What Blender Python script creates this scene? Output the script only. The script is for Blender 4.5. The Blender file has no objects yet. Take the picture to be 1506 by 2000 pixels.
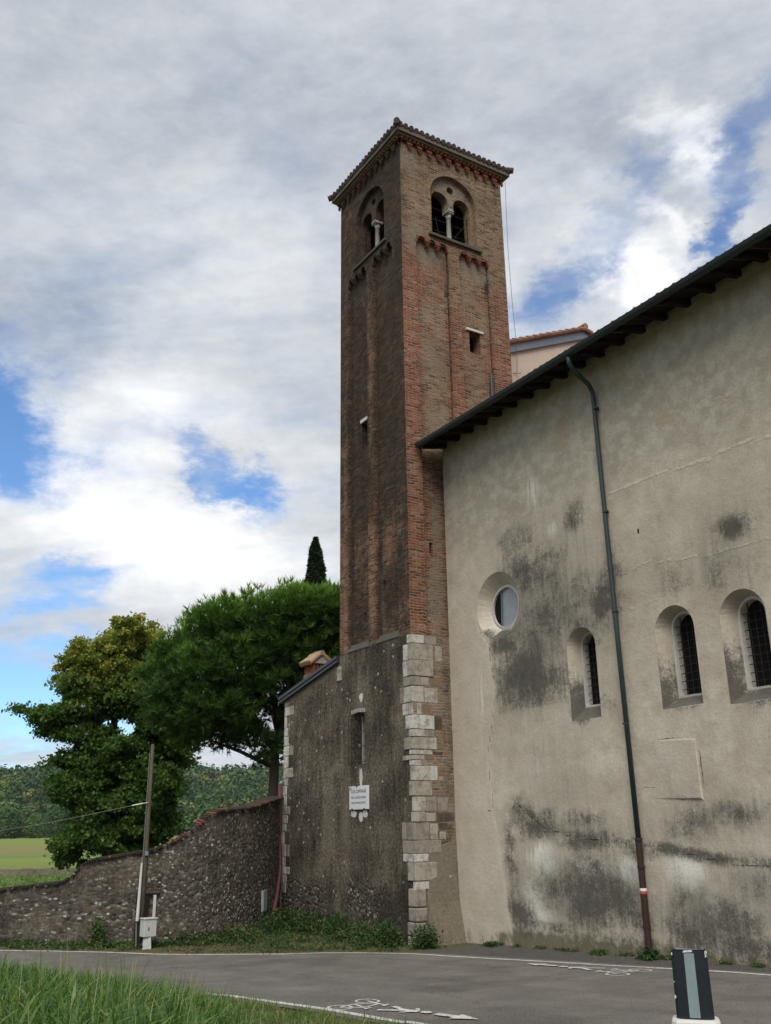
import bpy, bmesh, math, random
import numpy as np
from mathutils import Vector, Matrix, noise as mnoise
from mathutils.geometry import tessellate_polygon
random.seed(7); RNG = np.random.default_rng(7)
R = math.radians
sc = bpy.context.scene
COL = sc.collection

# ------------------------------------------------------------------ camera
cam_d = bpy.data.cameras.new("camera"); cam = bpy.data.objects.new("camera", cam_d); COL.objects.link(cam)
cam_d.sensor_fit = 'VERTICAL'; cam_d.sensor_height = 24.0; cam_d.lens = 24.0 * 1816 / 2000
cam_d.clip_start = 0.1; cam_d.clip_end = 6000
cam.matrix_world = Matrix(((0.52385404, 0.28019465, 0.80440531, 0), (0.85171006, -0.15797395, -0.49963407, 0),
                           (-0.01291971, 0.94685542, -0.3213999, 2.7), (0, 0, 0, 1)))
sc.camera = cam
sc.view_settings.view_transform = 'Standard'; sc.view_settings.look = 'None'
sc.view_settings.exposure = 0.42; sc.view_settings.gamma = 1.0
sc.render.film_transparent = False

# ------------------------------------------------------------------ node helper
class NT:
    def __init__(self, tree): self.t = tree; self.n = tree.nodes; self.l = tree.links
    def set(self, sock, v):
        if v is None: return
        if isinstance(v, bpy.types.NodeSocket): self.l.new(v, sock)
        elif isinstance(v, (tuple, list)) and len(v) == 3 and sock.type == 'RGBA': sock.default_value = (*v, 1)
        else: sock.default_value = v
    def m(self, op, a, b=None, c=None, clamp=False):
        x = self.n.new('ShaderNodeMath'); x.operation = op; x.use_clamp = clamp
        self.set(x.inputs[0], a); self.set(x.inputs[1], b)
        if c is not None: self.set(x.inputs[2], c)
        return x.outputs[0]
    def vm(self, op, a, b=None, scale=None):
        x = self.n.new('ShaderNodeVectorMath'); x.operation = op
        self.set(x.inputs[0], a); self.set(x.inputs[1], b)
        if scale is not None: self.set(x.inputs[3], scale)
        return x.outputs['Value'] if op in ('DOT_PRODUCT', 'LENGTH') else x.outputs[0]
    def sep(self, v):
        x = self.n.new('ShaderNodeSeparateXYZ'); self.set(x.inputs[0], v); return x.outputs
    def comb(self, a, b, c):
        x = self.n.new('ShaderNodeCombineXYZ'); self.set(x.inputs[0], a); self.set(x.inputs[1], b); self.set(x.inputs[2], c); return x.outputs[0]
    def mix(self, f, a, b, blend='MIX'):
        x = self.n.new('ShaderNodeMix'); x.data_type = 'RGBA'; x.blend_type = blend
        self.set(x.inputs[0], f); self.set(x.inputs[6], a); self.set(x.inputs[7], b); return x.outputs[2]
    def noise(self, v, scale, detail=4, rough=0.55, dist=0.0, out=0):
        x = self.n.new('ShaderNodeTexNoise'); self.set(x.inputs['Vector'], v)
        x.inputs['Scale'].default_value = scale; x.inputs['Detail'].default_value = detail
        x.inputs['Roughness'].default_value = rough; x.inputs['Distortion'].default_value = dist
        return x.outputs[out]
    def vor(self, v, scale, feature='F1', out='Distance', rand=1.0):
        x = self.n.new('ShaderNodeTexVoronoi'); x.feature = feature; self.set(x.inputs['Vector'], v)
        x.inputs['Scale'].default_value = scale; x.inputs['Randomness'].default_value = rand
        return x.outputs[out]
    def ramp(self, f, stops, interp='LINEAR'):
        x = self.n.new('ShaderNodeValToRGB'); cr = x.color_ramp; cr.interpolation = interp
        while len(cr.elements) < len(stops): cr.elements.new(0.5)
        for e, (p, c) in zip(cr.elements, stops):
            e.position = p; e.color = (*c, 1) if isinstance(c, tuple) else (c, c, c, 1)
        self.set(x.inputs[0], f); return x.outputs[0]
    def ss(self, v, a, b):
        x = self.n.new('ShaderNodeMapRange'); x.interpolation_type = 'SMOOTHSTEP'
        self.set(x.inputs[0], v); x.inputs[1].default_value = a; x.inputs[2].default_value = b
        return x.outputs[0]
    def attr(self, name):
        x = self.n.new('ShaderNodeAttribute'); x.attribute_name = name; return x.outputs['Fac']
    def pos(self): return self.n.new('ShaderNodeNewGeometry').outputs['Position']
    def scalev(self, v, sx, sy, sz): return self.vm('MULTIPLY', v, (sx, sy, sz))

# ------------------------------------------------------------------ world (sky with cloud layer)
SUN_EL = 50; SUN_AZ = -36          # azimuth measured from +X towards +Y
w = bpy.data.worlds.new("World"); sc.world = w; w.use_nodes = True
W = NT(w.node_tree); W.n.clear()
sky = W.n.new('ShaderNodeTexSky'); sky.sky_type = 'NISHITA'; sky.sun_disc = False
sky.sun_elevation = R(SUN_EL); sky.sun_rotation = R(90 - SUN_AZ); sky.ozone_density = 2.5; sky.dust_density = 0.4; sky.air_density = 1.0
tc = W.n.new('ShaderNodeTexCoord').outputs['Generated']
vr = W.n.new('ShaderNodeVectorRotate'); vr.rotation_type = 'Z_AXIS'; W.set(vr.inputs['Vector'], tc); vr.inputs['Angle'].default_value = R(-135)
X, Y, Z = W.sep(vr.outputs[0])
az = W.m('MULTIPLY', W.m('ARCTAN2', Y, X), 180 / math.pi)
el = W.m('MULTIPLY', W.m('ARCSINE', Z), 180 / math.pi)
zc = W.m('ADD', W.m('MAXIMUM', Z, 0.0), 0.16)
wp = W.noise(W.scalev(vr.outputs[0], 1, 1, 1.6), 7.0, 7, .62, out=1); wx, wy, wz = W.sep(wp)
wp2 = W.noise(W.scalev(vr.outputs[0], 1, 1, 2.2), 24.0, 6, .65, out=1); wx2, wy2, wz2 = W.sep(wp2)
az = W.m('ADD', az, W.m('ADD', W.m('MULTIPLY', W.m('SUBTRACT', wx, .5), 11.0), W.m('MULTIPLY', W.m('SUBTRACT', wx2, .5), 4.5)))
el = W.m('ADD', el, W.m('ADD', W.m('MULTIPLY', W.m('SUBTRACT', wy, .5), 6.0), W.m('MULTIPLY', W.m('SUBTRACT', wy2, .5), 2.6)))
pl = W.comb(W.m('DIVIDE', X, zc), W.m('DIVIDE', Y, zc), 0.0)
pl2 = W.vm('ADD', W.scalev(pl, 1.0, 0.55, 1.0), (3.1, 7.7, 0.0))
n1 = W.noise(pl2, 1.15, 9, 0.56, 0.35)
n2 = W.m('ADD', W.m('MULTIPLY', W.noise(W.vm('ADD', pl2, (11.0, 4.0, 0.0)), 2.0, 8, 0.62, 0.4), .75), W.m('MULTIPLY', wz2, .25))
n3 = W.noise(W.vm('ADD', pl2, (1.0, 9.0, 0.0)), 6.0, 8, 0.62, 0.1)
def blob(a0, e0, ra, re, rot=0):
    c, s = math.cos(R(rot)), math.sin(R(rot))
    da = W.m('SUBTRACT', az, a0); de = W.m('SUBTRACT', el, e0)
    u = W.m('ADD', W.m('MULTIPLY', da, c / ra), W.m('MULTIPLY', de, s / ra))
    v = W.m('ADD', W.m('MULTIPLY', da, -s / re), W.m('MULTIPLY', de, c / re))
    return W.m('POWER', 2.71828, W.m('MULTIPLY', W.m('ADD', W.m('MULTIPLY', u, u), W.m('MULTIPLY', v, v)), -1.0))
def total(lst):
    acc = None
    for (k, *b) in lst:
        t = W.m('MULTIPLY', blob(*b), k); acc = t if acc is None else W.m('ADD', acc, t)
    return acc
# clear holes: strength, azimuth, elevation, radii, rotation
holes = total([(.55, 38.5, 23.5, 4.6, 3.2, 20), (.30, 36.0, 20.5, 4, 2.0, 0), (.40, 21.8, 19.8, 2.6, 1.1, 15), (.28, 25.2, 21.6, 3.6, 1.1, 20), (.42, 32.5, 14.1, 3.2, 1.1, 0), (.36, 33.0, 12.0, 3.8, 0.9, 0), (.3, 30, 9.8, 5, .8, 0),
               (.55, 36.0, 7.6, 6.0, 1.9, 0), (.3, 30.0, 6.0, 5, 1.2, 0), (.22, 36.0, 3.3, 6.0, 1.4, 0), (.34, -12.5, 38.4, 1.8, 3.6, 55),
               (.40, -9.3, 32.6, 1.4, 3.0, 20), (.28, 0.8, 31.5, 1.6, 4.2, 55), (.18, -6.0, 37.0, 1.2, 5.5, 55), (.16, -12.0, 35.5, 1.0, 2.5, 50)])
cov = W.m('ADD', W.m('ADD', W.m('MULTIPLY', n1, .62), W.m('MULTIPLY', n3, .48)), 0.02)
cov = W.m('SUBTRACT', cov, holes)
dens = W.ss(cov, 0.13, 0.60)
brighter = total([(.42, 32, 18.5, 9, 4.0, 10), (.36, 24, 15, 7, 4, 0), (.6, -3.8, 31.8, 4.0, 1.9, 40), (.6, -9, 37.5, 3.8, 1.3, 50), (.4, -6, 34.5, 3.5, 1.0, 45), (.3, 8, 30, 5, 4, 0), (.28, 28, 24.5, 5, 3, 0), (.2, 22, 33, 6, 5, 0), (-.25, 36, 28.5, 5, 3, 0), (-.22, 27, 22.5, 5, 1.2, 20), (-.12, -5, 40, 5, 4, 0), (-.16, 20, 42, 14, 4, 0)])
br = W.m('ADD', W.m('ADD', W.m('MULTIPLY', n2, 1.45), -0.40), brighter)
ccol = W.ramp(br, [(0.06, (3.0, 3.3, 3.85)), (0.36, (4.9, 5.15, 5.45)), (0.60, (6.5, 6.65, 6.85)), (0.92, (8.8, 8.8, 8.7))])
hz = W.ss(el, 9.0, 0.5)
skc = W.mix(1.0, sky.outputs[0], (0.86, 1.12, 1.34), 'MULTIPLY')
fin = W.mix(dens, skc, ccol)
bg = W.n.new('ShaderNodeBackground'); W.set(bg.inputs[0], fin); bg.inputs[1].default_value = 0.10
wo = W.n.new('ShaderNodeOutputWorld'); W.l.new(bg.outputs[0], wo.inputs[0])

# ------------------------------------------------------------------ sun (soft, through thin cloud)
sd = bpy.data.lights.new("sun", 'SUN'); sd.energy = 2.6; sd.angle = R(38); sd.color = (1.0, 0.95, 0.87)
sun = bpy.data.objects.new("sun", sd); COL.objects.link(sun)
sdir = Vector((math.cos(R(SUN_EL)) * math.cos(R(SUN_AZ)), math.cos(R(SUN_EL)) * math.sin(R(SUN_AZ)), math.sin(R(SUN_EL))))
sun.rotation_euler = sdir.to_track_quat('Z', 'Y').to_euler()

# ------------------------------------------------------------------ object helpers
def tag(o, label=None, cat=None, group=None, kind=None):
    if label: o['label'] = label
    if cat: o['category'] = cat
    if group: o['group'] = group
    if kind: o['kind'] = kind
    return o
def empty(name, loc, label, cat, group=None):
    o = bpy.data.objects.new(name, None); o.location = loc; COL.objects.link(o); o.empty_display_size = .2
    return tag(o, label, cat, group)
def parent(o, p):
    if p is not None:
        o.parent = p; o.matrix_parent_inverse = Matrix.Translation(-root_loc(p)) if True else None
def root_loc(p):
    v = Vector(p.location); 
    if p.parent is not None: v = v * 0 + root_loc_acc(p)
    return v
def root_loc_acc(p):
    # all parts keep world coordinates in their mesh data: parts carry an identity world matrix
    if p.parent is None: return Vector(p.location)
    return Vector((0, 0, 0))

class MB:
    def __init__(s): s.v = []; s.f = []; s.m = []; s.c = []
    def add(s, vs, fs, mi=0, c=0.0):
        b = len(s.v); s.v += [tuple(x) for x in vs]; s.f += [tuple(i + b for i in f) for f in fs]
        s.m += [mi] * len(fs); s.c += [c] * len(fs); return s
    def box(s, x0, x1, y0, y1, z0, z1, mi=0, c=0.0):
        return s.add([(x0,y0,z0),(x1,y0,z0),(x1,y1,z0),(x0,y1,z0),(x0,y0,z1),(x1,y0,z1),(x1,y1,z1),(x0,y1,z1)],
                     [(0,3,2,1),(4,5,6,7),(0,1,5,4),(1,2,6,5),(2,3,7,6),(3,0,4,7)], mi, c)
    def prism(s, poly, z0, z1, mi=0, c=0.0):
        n = len(poly); vs = [(x, y, z0) for x, y in poly] + [(x, y, z1) for x, y in poly]
        tr = tessellate_polygon([[Vector((x, y, 0)) for x, y in poly]])
        fs = [(i, (i+1) % n, (i+1) % n + n, i + n) for i in range(n)] + [tuple(t) for t in tr] + [tuple(i + n for i in reversed(t)) for t in tr]
        return s.add(vs, fs, mi, c)
    def plate(s, outer, holes, axis, a0, a1, mi=0, back=True):
        loops = [outer] + holes
        flat = [p for l in loops for p in l]
        tr = tessellate_polygon([[Vector((x, y, 0)) for x, y in l] for l in loops])
        P = (lambda p, a: (p[0], a, p[1])) if axis == 'y' else (lambda p, a: (a, p[0], p[1]))
        n = len(flat)
        vs = [P(p, a0) for p in flat] + [P(p, a1) for p in flat]
        fs = [tuple(t) for t in tr]
        if back: fs += [tuple(i + n for i in reversed(t)) for t in tr]
        b = 0
        for l in loops:
            k = len(l); fs += [(b+i, b+(i+1) % k, b+(i+1) % k+n, b+i+n) for i in range(k)]; b += k
        return s.add(vs, fs, mi)
    def tube(s, pts, r, n=10, mi=0, cap=True, c=0.0):
        pts = [Vector(p) for p in pts]; rs = r if isinstance(r, (list, tuple)) else [r] * len(pts)
        vs = []; ref = None
        for i, p in enumerate(pts):
            d = (pts[min(i+1, len(pts)-1)] - pts[max(i-1, 0)]).normalized()
            if ref is None: ref = d.orthogonal().normalized()
            ref = (ref - d * ref.dot(d)).normalized(); q = d.cross(ref)
            for k in range(n):
                a = 2 * math.pi * k / n; vs.append(p + (ref * math.cos(a) + q * math.sin(a)) * rs[i])
        fs = [(i*n+k, i*n+(k+1) % n, (i+1)*n+(k+1) % n, (i+1)*n+k) for i in range(len(pts)-1) for k in range(n)]
        if cap: fs += [tuple(reversed(range(n))), tuple(range((len(pts)-1)*n, len(pts)*n))]
        return s.add(vs, fs, mi, c)
    def loft(s, A, B, closed=True, mi=0):
        n = len(A); rng = range(n if closed else n-1)
        return s.add(list(A) + list(B), [(i, (i+1) % n, (i+1) % n + n, i + n) for i in rng], mi)
    def build(s, name, mats, par=None, smooth=False, recalc=True, bevel=0.0, colattr=False):
        me = bpy.data.meshes.new(name); me.from_pydata(s.v, [], s.f)
        mats = mats if isinstance(mats, (list, tuple)) else [mats]
        for m in mats: me.materials.append(m)
        me.polygons.foreach_set('material_index', s.m)
        if colattr:
            a = me.attributes.new('tint', 'FLOAT', 'FACE'); a.data.foreach_set('value', s.c)
        if recalc or bevel:
            bm = bmesh.new(); bm.from_mesh(me)
            if recalc: bmesh.ops.recalc_face_normals(bm, faces=bm.faces)
            bm.to_mesh(me); bm.free()
        if smooth: me.polygons.foreach_set('use_smooth', [True] * len(me.polygons))
        me.update()
        o = bpy.data.objects.new(name, me); COL.objects.link(o)
        if par is not None:
            o.parent = par; o.matrix_parent_inverse = Matrix.Translation(-wl(par))
        if bevel:
            b = o.modifiers.new('bevel', 'BEVEL'); b.width = bevel; b.segments = 2; b.limit_method = 'ANGLE'
        return o
def wl(p):
    return Vector(p.location) if p.parent is None else Vector((0, 0, 0))

def grid_cut(o, specs):
    bm = bmesh.new(); bm.from_mesh(o.data)
    for ax, a, b, st in specs:
        no = [0, 0, 0]; no[ax] = 1; k = a + st / 2
        while k < b:
            co = [0, 0, 0]; co[ax] = k
            bmesh.ops.bisect_plane(bm, geom=bm.verts[:] + bm.edges[:] + bm.faces[:], plane_co=co, plane_no=no, dist=1e-5); k += st
    bm.to_mesh(o.data); bm.free()
def coords(o):
    n = len(o.data.vertices); a = np.empty(n * 3); o.data.vertices.foreach_get('co', a); return a.reshape(-1, 3)
def set_attr(o, name, vals):
    a = o.data.attributes.new(name, 'FLOAT', 'POINT'); a.data.foreach_set('value', np.asarray(vals, dtype=np.float32))
def blobs(u, v, lst):
    s = np.zeros(len(u))
    for (cu, cv, ru, rv, k) in lst: s = np.maximum(s, k * np.exp(-(((u-cu)/ru)**2 + ((v-cv)/rv)**2) * 0.8))
    return s
def pdist(u, v, pts):
    d = np.full(len(u), 1e9)
    for (a, b), (c, e) in zip(pts, pts[1:]):
        L = (c-a)**2 + (e-b)**2; t = np.clip(((u-a)*(c-a) + (v-b)*(e-b)) / L, 0, 1)
        d = np.minimum(d, np.hypot(u - a - t*(c-a), v - b - t*(e-b)))
    return d

# ------------------------------------------------------------------ materials
def new_mat(name, rough=0.9, spec=0.2):
    m = bpy.data.materials.new(name); m.use_nodes = True; T = NT(m.node_tree)
    b = T.n['Principled BSDF']; b.inputs['Roughness'].default_value = rough; b.inputs['Specular IOR Level'].default_value = spec
    return m, T, b
def bump(T, b, h, strength=.5, dist=.02):
    x = T.n.new('ShaderNodeBump'); x.inputs['Strength'].default_value = strength; x.inputs['Distance'].default_value = dist
    T.set(x.inputs['Height'], h); T.l.new(x.outputs[0], b.inputs['Normal'])
def plain(name, col, rough=.7, spec=.3, metal=0, var=.25, scale=8, bmp=.15):
    m, T, b = new_mat(name, rough, spec); b.inputs['Metallic'].default_value = metal
    n = T.noise(T.pos(), scale, 6, .65); n2 = T.noise(T.pos(), scale * .17, 3)
    k = T.m('ADD', T.m('MULTIPLY', n, 2 * var), T.m('MULTIPLY', n2, 2 * var)); k = T.m('ADD', k, 1 - 2 * var)
    T.set(b.inputs['Base Color'], T.vm('SCALE', col, scale=k)) if False else T.set(b.inputs['Base Color'], T.mix(1.0, T.comb(*col), T.comb(k, k, k), 'MULTIPLY'))
    bump(T, b, n, bmp, .01); return m
def wall_uv(T):
    g = T.n.new('ShaderNodeNewGeometry'); X, Y, Z = T.sep(g.outputs['Position']); nx, ny, nz = T.sep(g.outputs['True Normal'])
    ax = T.m('GREATER_THAN', T.m('ABSOLUTE', nx), 0.6)
    u = T.m('ADD', T.m('MULTIPLY', X, T.m('SUBTRACT', 1.0, ax)), T.m('MULTIPLY', Y, ax))
    return g.outputs['Position'], u, Z, ax

def brick_mat():
    m, T, b = new_mat('tower_brick', .95, .1)
    P, u, z, side = wall_uv(T)
    wob = T.noise(P, 1.6, 3, .6); wob2 = T.noise(P, 9, 2)
    uu = T.m('ADD', u, T.m('MULTIPLY', wob2, .05)); zz = T.m('ADD', z, T.m('ADD', T.m('MULTIPLY', wob, .16), T.m('MULTIPLY', wob2, .036)))
    bt = T.n.new('ShaderNodeTexBrick'); T.set(bt.inputs['Vector'], T.comb(uu, zz, 0.0)); bt.offset = .5
    bt.inputs['Color1'].default_value = (0, 0, 0, 1); bt.inputs['Color2'].default_value = (1, 1, 1, 1); bt.inputs['Mortar'].default_value = (.5, .5, .5, 1)
    bt.inputs['Scale'].default_value = 1; bt.inputs['Brick Width'].default_value = .26; bt.inputs['Row Height'].default_value = .078
    bt.inputs['Mortar Size'].default_value = .013; bt.inputs['Mortar Smooth'].default_value = .4
    rnd = T.sep(bt.outputs['Color'])[0]; mort = T.m('MAXIMUM', bt.outputs['Fac'], T.ss(T.noise(T.comb(T.m('MULTIPLY', u, 1.6), 0.0, T.m('MULTIPLY', z, 7.0)), 3.0, 7, .78), .51, .64))
    r2 = T.m('ADD', T.m('MULTIPLY', rnd, .75), T.m('MULTIPLY', T.noise(P, 3.0, 4), .45)); r2 = T.m('SUBTRACT', r2, .10)
    buff = T.ramp(r2, [(0, (.055, .040, .032)), (.18, (.13, .085, .06)), (.36, (.24, .145, .095)), (.52, (.34, .23, .135)), (.68, (.29, .235, .18)), (.84, (.40, .30, .20)), (1, (.48, .43, .34))])
    red = T.ramp(r2, [(0, (.07, .038, .030)), (.22, (.17, .062, .042)), (.42, (.29, .088, .050)), (.6, (.38, .13, .068)), (.78, (.38, .20, .125)), (1, (.46, .37, .28))])
    rm = T.m('ADD', T.attr('red'), T.m('SUBTRACT', T.noise(P, 1.3, 5, .6), .5))
    c = T.mix(T.ss(rm, .30, .80), buff, red)
    mc = T.mix(T.noise(P, 2.2, 4), (.26, .22, .175), (.50, .43, .34))
    c = T.mix(T.m('MULTIPLY', mort, .85), c, mc)
    # grey lime wash / old render patches stretched along the courses
    pn = T.noise(T.comb(T.m('MULTIPLY', u, 1.0), 3.3, T.m('MULTIPLY', z, 2.4)), 2.4, 8, .68)
    pm = T.ss(T.m('ADD', pn, T.m('MULTIPLY', T.attr('plaster'), .5)), .56, .74)
    pc = T.mix(T.noise(P, 5, 6, .7), (.22, .19, .155), (.47, .42, .345))
    c = T.mix(T.m('MULTIPLY', pm, .88), c, pc)
    # black biological crust, plus recess shade painted in through the 'dark' attribute
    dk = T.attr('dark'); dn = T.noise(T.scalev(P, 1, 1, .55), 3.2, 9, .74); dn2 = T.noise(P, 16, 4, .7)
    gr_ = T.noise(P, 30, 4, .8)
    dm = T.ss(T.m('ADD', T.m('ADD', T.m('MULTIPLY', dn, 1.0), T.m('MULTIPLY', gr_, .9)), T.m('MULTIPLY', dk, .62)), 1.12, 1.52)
    crust_shade = T.mix(T.noise(P, 9, 6, .75), (.013, .013, .013), (.072, .068, .060))
    c = T.mix(T.m('MULTIPLY', dm, T.m('SUBTRACT', .97, T.m('MULTIPLY', rnd, .20))), c, crust_shade)
    g2 = T.noise(P, .5, 4); gk = T.m('ADD', T.m('MULTIPLY', g2, .7), .50); c = T.mix(1.0, c, T.comb(gk, T.m('MULTIPLY', gk, .93), T.m('MULTIPLY', gk, .86)), 'MULTIPLY')
    sp = T.noise(P, 22, 3, .8); c = T.mix(T.ss(sp, .50, .70), c, T.mix(.6, c, (.03, .026, .022))); sp2 = T.noise(P, 38, 3, .8); c = T.mix(T.m('MULTIPLY', T.ss(sp2, .58, .72), T.m('SUBTRACT', 1.0, T.m('MULTIPLY', dm, .75))), c, T.mix(.45, c, (.48, .43, .34)))
    T.set(b.inputs['Base Color'], c)
    h = T.m('ADD', T.m('MULTIPLY', T.m('SUBTRACT', 1.0, mort), .8), T.m('ADD', T.m('MULTIPLY', rnd, .5), T.m('MULTIPLY', dn2, .9)))
    bump(T, b, T.m('ADD', h, T.m('MULTIPLY', gr_, 1.2)), 1.0, .035); return m

def stone_render_mat(name, cobble=False):
    """dark weathered render over rubble / cobbled garden wall"""
    m, T, b = new_mat(name, .95, .1)
    P, u, z, side = wall_uv(T)
    wn = T.noise(P, 3, 3, out=1); q = T.vm('ADD', T.comb(u, 0.0, T.m('MULTIPLY', z, 1.15)), T.vm('SCALE', wn, scale=.06))
    if cobble:
        X, Y, Z = T.sep(P); q = T.vm('ADD', T.comb(T.m('ADD', Y, T.m('MULTIPLY', X, -.4)), 0.0, T.m('MULTIPLY', Z, 1.05)), T.vm('SCALE', wn, scale=.08))
    VS = 13.5 if cobble else 10.0; cell = T.sep(T.vor(q, VS, 'F1', 'Color')); edge = T.vor(q, VS, 'DISTANCE_TO_EDGE')
    dist = T.vor(q, VS, 'F1', 'Distance')
    st = T.ramp(cell[0], [(0, (.024, .024, .022)), (.35, (.055, .050, .044)), (.6, (.085, .072, .058)), (.80, (.12, .11, .095)), (.90, (.16, .145, .125)), (.965, (.25, .23, .20)), (1, (.36, .34, .30))])
    st = T.mix(T.ss(T.noise(P, 14, 5, .75), .5, .7), st, T.mix(.6, st, (.03, .028, .022)))
    warm = T.ss(cell[1], .93, .96); st = T.mix(T.m('MULTIPLY', warm, .6), st, (.13, .065, .04))
    mor = T.mix(T.noise(P, 6, 6, .7), (.030, .027, .022), (.115, .10, .078))
    cob = T.mix(T.ss(T.m('ADD', edge, T.m('MULTIPLY', T.m('SUBTRACT', T.noise(P, 12, 4), .5), .12)), .03, .14), mor, st)
    c3 = T.sep(T.vor(q, 6.5, 'F1', 'Color')); d3 = T.vor(q, 6.5, 'F1', 'Distance')
    q2 = T.vm('SCALE', q, scale=1.0); c2 = T.sep(T.vor(q2, 15, 'F1', 'Color')); d2 = T.vor(q2, 15, 'F1', 'Distance')
    cob = T.mix(T.m('MULTIPLY', T.ss(c2[0], .86, .9), T.ss(d2, .42, .30)), cob, (.38, .36, .32))
    # render
    strk = T.noise(T.scalev(P, 2.2, 2.2, .35), 2.2, 8, .68); fine = T.noise(P, 13, 8, .82); big = T.noise(P, .9, 5, .6)
    k = T.m('ADD', T.m('MULTIPLY', strk, .22), T.m('ADD', T.m('MULTIPLY', fine, .55), T.m('MULTIPLY', big, .28)))
    ren = T.ramp(k, [(.42, (.016, .015, .014)), (.49, (.052, .045, .036)), (.55, (.115, .098, .075)), (.63, (.25, .215, .165))])
    lightm = T.ss(T.m('ADD', T.m('MULTIPLY', fine, .6), T.attr('light')), .55, 1.0)
    ren = T.mix(T.m('MULTIPLY', lightm, .8), ren, T.mix(fine, (.15, .125, .09), (.30, .26, .20)))
    spots = T.m('MULTIPLY', T.ss(c2[1], .90, .92), T.ss(d2, .36, .24)); ren = T.mix(T.m('MULTIPLY', spots, .8), ren, (.27, .245, .205)); ren = T.mix(T.m('MULTIPLY', T.m('MULTIPLY', T.ss(c3[0], .94, .96), T.ss(d3, .36, .22)), .9), ren, (.42, .39, .33)); ren = T.mix(T.m('MULTIPLY', T.ss(T.noise(P, 1.9, 5, .7), .56, .66), .5), ren, (.115, .072, .042))
    grain = T.noise(P, 40, 3, .6)
    ren = T.mix(T.ss(grain, .58, .70), ren, T.mix(.35, ren, (.42, .38, .32)))
    f = T.ss(T.m('ADD', T.attr('cobble'), T.m('MULTIPLY', T.m('SUBTRACT', T.noise(P, 1.5, 5), .5), .9)), .35, .65) if not cobble else T.ss(T.m('ADD', T.noise(P, 1.6, 8, .7), T.attr('cobble')), .42, .72)
    c = T.mix(f, ren, cob)
    dm = T.ss(T.m('ADD', T.noise(P, 1.4, 7, .7), T.m('MULTIPLY', T.attr('dark'), .6)), .72, .98)
    c = T.mix(T.m('MULTIPLY', dm, .72), c, T.mix(T.ss(fine, .4, .6), (.010, .010, .009), (.055, .05, .04)))
    c = T.mix(T.ss(T.m('ADD', T.noise(P, 2.4, 6, .7), T.m('MULTIPLY', T.attr('moss'), .5)), .74, .95), c, (.055, .060, .022))
    T.set(b.inputs['Base Color'], c)
    h = T.mix(f, fine, T.m('SUBTRACT', 1.0, T.m('MULTIPLY', dist, 1.3)))
    bump(T, b, T.m('ADD', h, T.m('MULTIPLY', fine, .9)), .9, .02 if cobble else .035); return m

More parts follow.
